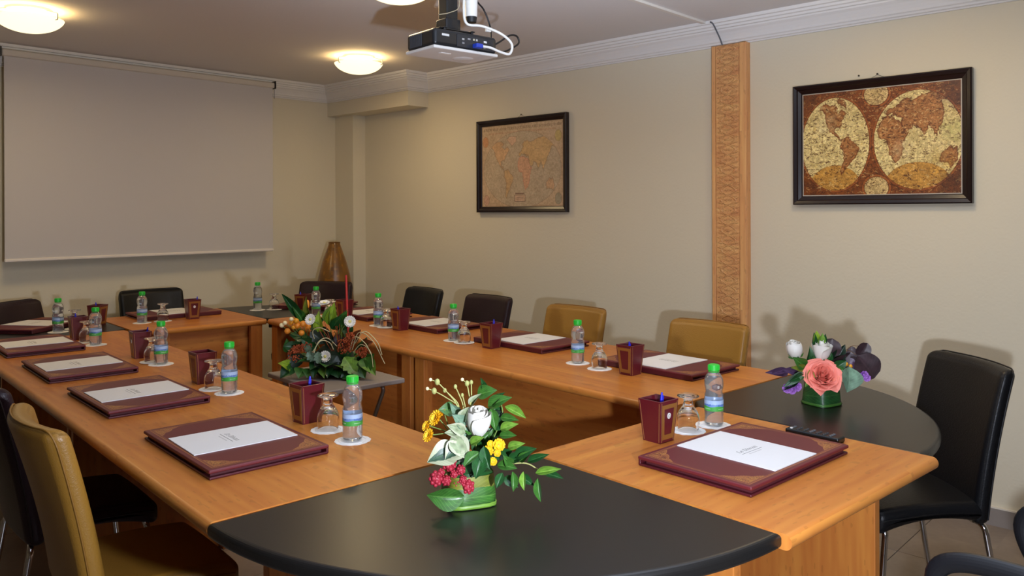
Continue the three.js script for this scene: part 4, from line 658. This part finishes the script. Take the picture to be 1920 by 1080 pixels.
// ---- near vase: white rose, red berries, yellow daisies, variegated ivy. local x = across, z = towards the chairs at the open end; metres
{
  const [x, , z] = tp(1.168, -1.451), o = thing('flower_vase', 'small leaf-wrapped vase with one white rose, red berries and yellow flowers', 'flowers', [x, TH, z], -YAW), q = 1 / 811, r = rng(101);
  const at = (u, v, d = 0) => [(u - 875) * q, (940 - v) * q + 0.004, d];
  wrapVase(o, 0.105, 0.078, 0.96, [L.deep, L.green, L.olive, L.light], 1).rotation.y = 0.35;
  part('soil_foam', cyl(0.045, 0.045, 0.012, 20, 0, 0.076, 0), std(0x20361c, 0.9), o);
  leaf(o, ovate, L.green, at(872, 918, 0.060), at(806, 914, 0.052), 0.045, [0, 0, 1], 'wrap_leaf');
  rose(o, P.white, at(893, 812, 0.02), [0.06, 1, 0.28], 0.066, 0.28, 5, 'white rose');
  stem(o, [at(885, 870), at(890, 840, 0.01), at(894, 812, 0.02)]);
  [[843, 860, 14], [864, 870, 9], [819, 887, 13.5], [837, 890, 9.5], [859, 895, 10], [877, 900, 13], [852, 878, 8], [868, 888, 8], [828, 876, 7]].forEach(([u, v, s], i) => { knobby(o, at(u, v, 0.045 + 0.012 * r()), s * q, i + 2); stem(o, [at(u, v + 2, 0.04), at((u + 880) / 2, v - 8, 0.03), at(884, 868, 0.01)], 0.0012); });
  for (const [u, v, s, n, d] of [[816, 783, 30, 14, 0.02], [804, 813, 26, 12, 0.03], [825, 776, 20, 12, 0.0], [798, 800, 20, 12, 0.01]]) { daisy(o, 'yellow_flower', P.yellow, P.gold, at(u, v, d), [-0.55, 0.45, 0.6], s * q, n, 3, 0.3); stem(o, [at(u + 4, v, d - 0.006), at(846, 818, 0.01), at(872, 868, 0)], 0.0013); }
  for (const [u, v, s] of [[914, 838, 20], [933, 828, 24], [922, 858, 16], [930, 843, 14], [918, 826, 14]]) daisy(o, 'yellow_flower', P.yellow, P.gold, at(u, v, 0.045), [0.2, 0.5, 0.85], s * q, 6, 2, 0.5);
  for (const [u, v, bu, bv, s] of [[817, 721, 855, 765, 5], [811, 738, 858, 768, 5], [873, 724, 880, 765, 4.5], [881, 722, 882, 765, 3.5], [831, 737, 858, 765, 3.6], [851, 730, 866, 766, 3.5], [864, 746, 870, 770, 3]]) {
    stem(o, [at(bu, bv + 40, 0.0), at(bu, bv, 0.0), at((u + bu) / 2, (v + bv) / 2 - 3, -0.005), at(u, v, -0.01)], 0.0014, P.palestem); ball(o, 'seed_pod', P.palestem, at(u, v, -0.01), s * q, 1.25);
    if (s >= 4.5) { const du = u < 840 ? -13 : -9, dv = u < 840 ? -4 : -7; stem(o, [at(u, v, -0.01), at(u + du, v + dv, -0.012)], 0.001, P.palestem); ball(o, 'seed_tip', P.cream, at(u + du, v + dv, -0.012), 3.3 * q); } }
  for (const [u, v, tu, tv, w, m, d, g] of [
    [862, 838, 806, 858, 42, 'varie', 0.04, ovate], [868, 826, 838, 850, 34, 'varie', 0.05, ovate], [846, 812, 876, 850, 32, 'pale', 0.045, ovate], [872, 808, 838, 792, 20, 'pale', 0.03, ovate], [870, 800, 846, 775, 22, 'grey', 0.02, ovate], [866, 812, 834, 806, 18, 'pale', 0.03, ovate], [868, 790, 880, 760, 17, 'pale', 0.02, lance], [862, 780, 842, 756, 14, 'grey', 0.0, lance], [850, 775, 820, 772, 24, 'green', -0.01, ovate], [880, 770, 902, 742, 12, 'pale', -0.01, lance],
    [892, 748, 930, 738, 24, 'green', -0.02, ovate], [904, 742, 897, 714, 10, 'deep', -0.03, lance], [912, 770, 958, 752, 22, 'green', -0.02, ovate], [916, 776, 946, 744, 14, 'deep', -0.03, lance], [944, 766, 982, 786, 14, 'light', 0.0, lance], [936, 786, 970, 790, 14, 'green', 0.0, ovate], [918, 770, 926, 808, 18, 'green', -0.005, ovate], [936, 806, 970, 794, 15, 'light', 0.015, ovate], [934, 816, 966, 814, 13, 'green', 0.02, lance], [950, 838, 982, 828, 14, 'light', 0.02, ovate], [962, 856, 1003, 838, 18, 'deep', 0.02, lance], [986, 862, 1026, 846, 12, 'deep', 0.03, lance], [1000, 878, 1046, 868, 12, 'light', 0.05, lance], [1012, 880, 1050, 888, 11, 'deep', 0.04, lance], [1004, 884, 1010, 922, 12, 'green', 0.06, lance], [978, 872, 980, 902, 10, 'light', 0.06, lance], [944, 884, 968, 900, 16, 'deep', 0.05, ovate], [970, 884, 996, 900, 13, 'deep', 0.04, lance], [900, 838, 872, 862, 16, 'green', 0.055, lance], [903, 842, 892, 880, 24, 'deep', 0.06, ovate], [906, 828, 918, 866, 18, 'deep', 0.05, ovate], [882, 828, 908, 812, 14, 'light', 0.04, lance], [924, 852, 950, 858, 20, 'deep', 0.0, ovate], [940, 862, 960, 846, 16, 'deep', -0.02, ovate], [890, 800, 868, 830, 18, 'grey', 0.0, ovate], [880, 866, 930, 860, 30, 'deep', 0.02, ovate], [884, 872, 850, 866, 26, 'deep', 0.03, ovate], [956, 868, 940, 846, 16, 'green', 0.03, ovate], [930, 868, 966, 872, 16, 'green', 0.03, lance], [950, 868, 986, 852, 16, 'deep', 0.01, lance], [940, 874, 930, 898, 14, 'deep', 0.06, lance], [958, 872, 958, 904, 12, 'green', 0.06, lance], [972, 866, 996, 842, 13, 'green', 0.02, lance], [930, 800, 900, 770, 20, 'deep', -0.03, ovate], [925, 820, 955, 800, 18, 'deep', -0.02, ovate], [910, 800, 940, 770, 24, 'deep', -0.04, ovate], [910, 880, 880, 842, 30, 'darkest', -0.02, ovate], [900, 870, 930, 830, 30, 'darkest', -0.03, ovate]])
    leaf(o, g, L[m], at(u, v, d), at(tu, tv, d + 0.012), w * q, [(r() - 0.5) * 0.8, 0.5, 1]);
  for (let k = 0; k < 30; k++) { const u = 868 + r() * 60, v = 790 + r() * 70, a = r() * 6.28; leaf(o, r() < 0.5 ? ovate : lance, L[['deep', 'darkest', 'green', 'deep', 'grey'][k % 5]], at(u, v, -0.045 + 0.05 * r()), at(u + Math.cos(a) * 26, v - Math.abs(Math.sin(a)) * 26, -0.04 + 0.04 * r()), (14 + 8 * r()) * q, [(r() - 0.5), 0.5, 1]); }
  stem(o, [at(905, 876, 0.0), at(950, 866, 0.03), at(985, 864, 0.035), at(1012, 878, 0.045)], 0.0016, P.palestem); stem(o, [at(900, 870, 0), at(925, 820, 0), at(940, 780, -0.005), at(930, 745, -0.02)], 0.0015);
}
// ---- far-side vase: salmon rose, two white roses, violet and dusky leaves
{
  const [x, , z] = tp(2.657, -1.353), o = thing('flower_vase', 'leaf-wrapped vase with a pink rose, two white roses and dark purple leaves', 'flowers', [x, TH, z], -YAW), q = 1 / 542, r = rng(202);
  const at = (u, v, d = 0) => [(u - 1540) * q, (757 - v) * q + 0.004, d];
  wrapVase(o, 0.098, 0.118, 0.80, [L.darkest, L.deep, L.deep, L.green], 1).rotation.y = 0.5;
  part('soil_foam', cyl(0.036, 0.036, 0.012, 20, 0, 0.116, 0), std(0x20361c, 0.9), o);
  rose(o, P.salmon, at(1533, 712, 0.03), [-0.12, 0.62, 0.78], 0.098, 0.95, 11, 'salmon pink rose');
  rose(o, P.white, at(1492, 672, 0.0), [-0.25, 1, 0.15], 0.062, 0.15, 12, 'white rose bud'); rose(o, P.white, at(1538, 676, 0.0), [0.02, 1, 0.25], 0.070, 0.45, 13, 'white rose');
  for (const p of [[[0, 0.11, 0], at(1512, 700, 0), at(1495, 672, 0)], [[0, 0.11, 0], at(1538, 700, 0), at(1538, 676, 0)], [[0, 0.11, 0], at(1570, 690, -0.01), at(1610, 665, -0.02)], [[0, 0.11, 0], at(1500, 705, 0.02), at(1478, 715, 0.03)], [[0.02, 0.11, 0], at(1590, 690, 0), at(1612, 700, 0)], [[-0.02, 0.11, 0], at(1500, 698, 0), at(1470, 699, 0)], [[0.02, 0.11, 0.01], at(1580, 684, 0), at(1606, 680, 0)], [[0.02, 0.11, 0], at(1562, 690, -0.01), at(1560, 668, -0.015)]]) stem(o, p, 0.0017);
  for (const [u, v, s] of [[1470, 724, 22], [1486, 722, 20], [1478, 728, 18], [1610, 700, 18], [1616, 706, 16]]) daisy(o, 'violet_flower', P.violet, P.violet, at(u, v, 0.035), [(r() - 0.5) * 0.8, -0.1, 1], s * q, 8, 3, 0.7);
  for (const [u, v, s] of [[1582, 683, 4], [1590, 687, 4], [1577, 688, 3], [1586, 691, 3]]) ball(o, 'berry', P.gold, at(u, v, 0.02), s * q, 1);
  for (const [u, v, tu, tv, w, m, d, g] of [
    [1532, 645, 1531, 622, 13, 'lime', -0.01, ovate], [1537, 648, 1540, 626, 12, 'light', 0.0, ovate], [1527, 650, 1526, 625, 8, 'deep', -0.01, lance], [1544, 650, 1548, 628, 8, 'deep', -0.01, lance],
    [1556, 672, 1562, 638, 32, 'dusk', -0.015, round], [1574, 668, 1550, 648, 22, 'dusk', -0.02, round], [1612, 672, 1626, 646, 22, 'dusk', -0.01, round], [1606, 668, 1632, 708, 44, 'dusk', 0.01, round], [1590, 668, 1614, 668, 24, 'dusk', -0.02, ovate], [1600, 690, 1588, 734, 20, 'dusk', 0.0, ovate], [1575, 680, 1604, 700, 26, 'purple', 0.0, ovate], [1584, 672, 1600, 720, 22, 'purple', -0.01, ovate],
    [1584, 686, 1575, 730, 40, 'grey', 0.035, ovate], [1560, 692, 1580, 676, 18, 'deep', 0.02, ovate], [1556, 700, 1576, 690, 18, 'green', 0.03, ovate],
    [1478, 700, 1433, 700, 15, 'purple', 0.0, ovate], [1470, 694, 1442, 702, 10, 'purple', 0.01, lance], [1498, 696, 1462, 722, 12, 'grey', 0.03, lance], [1500, 700, 1470, 712, 10, 'deep', 0.04, lance], [1496, 702, 1460, 730, 9, 'darkest', 0.02, lance],
    [1508, 690, 1482, 670, 20, 'green', 0.01, ovate], [1512, 694, 1478, 690, 13, 'olive', 0.01, ovate], [1506, 690, 1500, 722, 13, 'light', 0.03, lance], [1512, 690, 1504, 712, 12, 'lime', 0.04, lance], [1516, 690, 1518, 652, 18, 'deep', -0.02, ovate], [1548, 690, 1560, 664, 18, 'deep', -0.01, ovate], [1520, 700, 1500, 690, 18, 'green', 0.0, ovate], [1550, 700, 1566, 684, 20, 'deep', 0.0, ovate], [1556, 696, 1592, 664, 26, 'dusk', -0.01, ovate], [1580, 690, 1622, 690, 30, 'dusk', -0.01, ovate], [1564, 690, 1586, 650, 22, 'darkest', -0.02, ovate], [1496, 700, 1462, 694, 14, 'purple', 0.005, ovate], [1530, 700, 1520, 670, 22, 'darkest', -0.02, ovate], [1548, 700, 1552, 670, 22, 'darkest', -0.02, ovate]])
    leaf(o, g, L[m], at(u, v, d), at(tu, tv, d + 0.008), w * q, [(r() - 0.5) * 0.7, 0.3, 1]);
  stem(o, [at(1570, 676, 0), at(1596, 654, -0.01), at(1612, 652, -0.01)], 0.0012, P.brown, 'twig'); stem(o, [at(1575, 672, 0), at(1590, 660, 0), at(1606, 668, 0)], 0.001, P.brown, 'twig');
}
// ---- folding side table in the middle of the ring, with the large arrangement
{
  const [x, , z] = tp(1.892, -3.335), o = thing('folding_table', 'small grey folding table in the middle of the table ring', 'table', [x, 0, z], TA), h = 0.69, steel = std(0x8f8d8a, 0.3, { metalness: 0.8 });
  part('tabletop', uvm(rbox(0.405, 0.022, 0.555, 0.006, 0, h - 0.011, 0, 3)), std(0x8f857e, 0.5), o);
  for (const s of [-1, 1]) { const l = part('leg_frame', bentTube([[s * 0.13, h - 0.024, 0.16], [s * 0.14, h - 0.05, 0.20], [s * 0.17, 0.012, -0.20], [s * 0.17, 0.012, -0.24]], 0.010, 0.02, 10), steel, o); part('leg_brace', bentTube([[s * 0.155, h - 0.024, -0.17], [s * 0.155, h - 0.05, -0.20], [s * 0.185, 0.012, 0.2], [s * 0.185, 0.012, 0.24]], 0.010, 0.02, 10), steel, l); part('hinge_bolt', new THREE.CylinderGeometry(0.012, 0.012, 0.05, 14).rotateZ(Math.PI / 2).translate(s * 0.163, h * 0.49, 0), steel, l); }
  part('foot_bar', merge([bentTube([[-0.17, 0.012, -0.24], [0, 0.012, -0.24], [0.17, 0.012, -0.24]], 0.010, 0.02, 8), bentTube([[-0.185, 0.012, 0.24], [0, 0.012, 0.24], [0.185, 0.012, 0.24]], 0.010, 0.02, 8)]), steel, o);
}
{
  const [x, , z] = tp(1.90, -3.36), o = thing('flower_arrangement', 'large mixed arrangement of white daisies, orange buds and broad leaves on the folding table', 'flowers', [x, 0.69, z], -YAW), q = 1 / 398, r = rng(303);
  const at = (u, v, d = 0) => [(u - 635) * q, (700 - v) * q + 0.004, d];
  part('bowl', lathe([[0, 0.0005], [0.07, 0.0005], [0.095, 0.02], [0.105, 0.055], [0.10, 0.06], [0, 0.058]], 32), std(0x2a2420, 0.5), o, 'low dark bowl');
  part('moss', lathe([[0.10, 0.055], [0.09, 0.10], [0.05, 0.135], [0, 0.145]], 24), std(0x1d2a16, 0.95), o);
  const ring = [['green', 564, 712, 560, 678, 26], ['green', 588, 684, 584, 712, 24], ['lime', 566, 684, 546, 672, 18], ['deep', 612, 676, 611, 712, 15], ['light', 622, 678, 631, 713, 15], ['deep', 636, 680, 636, 722, 15], ['deep', 650, 684, 656, 712, 26], ['green', 664, 690, 696, 706, 30], ['green', 686, 672, 704, 704, 30], ['light', 700, 668, 722, 694, 22], ['deep', 680, 690, 660, 712, 28], ['green', 600, 684, 600, 712, 18], ['deep', 572, 680, 552, 704, 24], ['green', 700, 664, 712, 690, 24]];
  for (const [m, u, v, tu, tv, w] of ring) leaf(o, ovate, L[m], at(u, Math.min(v, 690), 0.09), at(tu, Math.min(tv, 699), 0.135), w * q, [(r() - 0.5) * 0.6, 0.7, 1]);
  for (let k = 0; k < 16; k++) { const a = k / 16 * Math.PI * 2, c = Math.cos(a), s = Math.sin(a); leaf(o, ovate, L[['green', 'deep', 'green', 'light'][k % 4]], [c * 0.09, 0.055, s * 0.09], [c * (0.17 + 0.03 * r()), 0.02 + 0.05 * r(), s * (0.15 + 0.02 * r())], 0.06 + 0.02 * r(), [c * 0.4, 1, s * 0.4]); }
  leaf(o, lobed, L.light, at(664, 662, 0.11), at(684, 690, 0.13), 28 * q, [0.2, 0.5, 1]);
  for (const [u, v, tu, tv, w, m, d, g] of [
    [578, 604, 543, 552, 14, 'deep', 0.02, lance], [584, 606, 562, 574, 13, 'green', 0.03, lance], [592, 600, 588, 556, 9, 'olive', 0.0, lance], [616, 622, 616, 580, 16, 'lime', 0.05, ovate], [630, 610, 640, 566, 18, 'lime', 0.02, ovate], [628, 606, 636, 572, 12, 'light', 0.03, lance], [640, 620, 664, 580, 18, 'green', 0.0, ovate], [634, 616, 655, 588, 14, 'deep', 0.03, lance], [650, 622, 648, 590, 13, 'deep', 0.0, lance],
    [624, 640, 600, 618, 22, 'darkest', 0.06, lobed], [630, 650, 640, 620, 20, 'darkest', 0.06, lobed], [610, 650, 582, 630, 20, 'deep', 0.06, ovate], [600, 640, 566, 640, 20, 'deep', 0.03, ovate], [660, 650, 644, 624, 20, 'dusk', 0.05, lobed], [650, 660, 640, 676, 22, 'darkest', 0.1, lobed], [640, 664, 612, 676, 24, 'darkest', 0.1, lobed], [660, 640, 654, 612, 18, 'olive', 0.04, lance], [672, 640, 690, 616, 16, 'rust', 0.03, lance], [690, 650, 712, 640, 18, 'rust', 0.02, ovate], [600, 660, 604, 640, 18, 'grey', 0.1, lobed], [612, 668, 598, 652, 18, 'grey', 0.1, lobed], [616, 652, 622, 672, 16, 'grey', 0.11, lobed], [556, 660, 552, 632, 16, 'green', 0.02, ovate], [570, 650, 548, 646, 18, 'deep', 0.04, ovate], [590, 630, 560, 626, 20, 'deep', 0.04, ovate], [600, 622, 640, 640, 26, 'darkest', 0.0, ovate], [668, 628, 640, 606, 24, 'deep', -0.02, ovate], [588, 616, 620, 600, 24, 'deep', -0.02, ovate], [690, 668, 700, 632, 22, 'deep', 0.0, ovate], [652, 676, 676, 656, 24, 'deep', 0.06, ovate], [584, 676, 560, 660, 24, 'darkest', 0.07, ovate], [700, 680, 716, 660, 20, 'green', 0.04, ovate]])
    leaf(o, g, L[m], at(u, v, d), at(tu, tv, d + 0.015), w * q, [(r() - 0.5) * 0.9, 0.4, 1]);
  for (const [u, v, s, dir] of [[603.5, 593, 20, [-0.2, 0.35, 1]], [675, 597, 21, [0.3, 0.3, 1]], [630, 660, 21, [0, 0.3, 1]], [629, 563, 20, [0, 1, 0.3]]]) { daisy(o, 'white_daisy', P.white, std(0xd8cf7a, 0.6), at(u, v, 0.12), dir, s * q, 18, 2, 0.18); stem(o, [at(u, v + 1, 0.113), at((u + 635) / 2, v + 20, 0.06), at(635, 680, 0)], 0.0022); }
  for (const [u, v, s, m] of [[560, 615, 5.5, 'orange'], [586, 618, 5.5, 'orange'], [578, 605, 5.5, 'orange'], [588.6, 602, 6, 'orange'], [597, 608, 5, 'orange'], [577, 596, 5, 'gold'], [566, 600, 4.5, 'gold'], [572, 608, 4, 'gold'], [549, 605, 4.5, 'cream'], [556, 600, 4, 'cream'], [568, 593, 4, 'cream']]) { ball(o, 'bud', P[m], at(u, v, 0.09 + 0.02 * r()), s * q, 0.95, 0.05, u); stem(o, [at(u, v + 2, 0.088), at(590, 640, 0.04), at(620, 680, 0)], 0.0016); }
  ball(o, 'bud', P.orange, at(589, 570, 0.02), 3.2 * q, 2.6); stem(o, [at(589, 576, 0.02), at(600, 630, 0.01), at(625, 684, 0)], 0.002);
  for (const [u, v, w, h] of [[571, 660, 13, 14], [593, 645, 11, 11], [663, 643, 15, 17], [694, 655, 11, 11], [576, 648, 9, 8], [672, 628, 10, 10]]) {      // rust-coloured seed heads, hundreds of grains each
    const list = []; for (let k = 0; k < 110; k++) { const a = r() * 6.28, b = Math.acos(2 * r() - 1), rr = 0.55 + 0.45 * r(), s = new THREE.IcosahedronGeometry((1.1 + 1.0 * r()) * q, 0); list.push(s.translate(Math.cos(a) * Math.sin(b) * w * rr * q, Math.cos(b) * h * rr * q, Math.sin(a) * Math.sin(b) * w * rr * q)); }
    const m = part('seed_head', merge(list), P.rust, o); m.position.set(...at(u, v, 0.085)); m.userData.kind = 'stuff'; }
  for (const pts of [[[642, 650], [636, 636], [622, 632], [610, 650]], [[648, 644], [632, 628], [618, 634], [612, 652]], [[676, 650], [690, 618], [716, 632], [739, 672]], [[672, 650], [682, 626], [702, 636], [714, 654]], [[678, 655], [694, 640], [712, 652], [718, 678]], [[610, 640], [606, 616], [620, 608], [640, 614]], [[680, 640], [700, 616], [724, 634], [734, 656]]]) part('grass_blade', tube(pts.map(([u, v], k) => at(u, v, 0.08 + 0.02 * k)), 0.0021, 30, 5), P.straw, o);
  for (let k = 0; k < 14; k++) { const a = (r() - 0.5) * 70; part('grass_blade', tube([at(650 + a * 0.3, 660, 0.06), at(650 + a * 0.6, 640 - 20 * r(), 0.08), at(650 + a, 620 - 25 * r(), 0.10)], 0.0014, 16, 5), r() < 0.5 ? P.stem : P.rust, o); }
  part('red_stick', tube([at(666, 670, 0.02), at(663, 600, 0.025), at(661, 516, 0.03)], 0.0052, 20, 8), P.stick, o, 'thin tall red stick');
}
renderer.render(scene, camera);
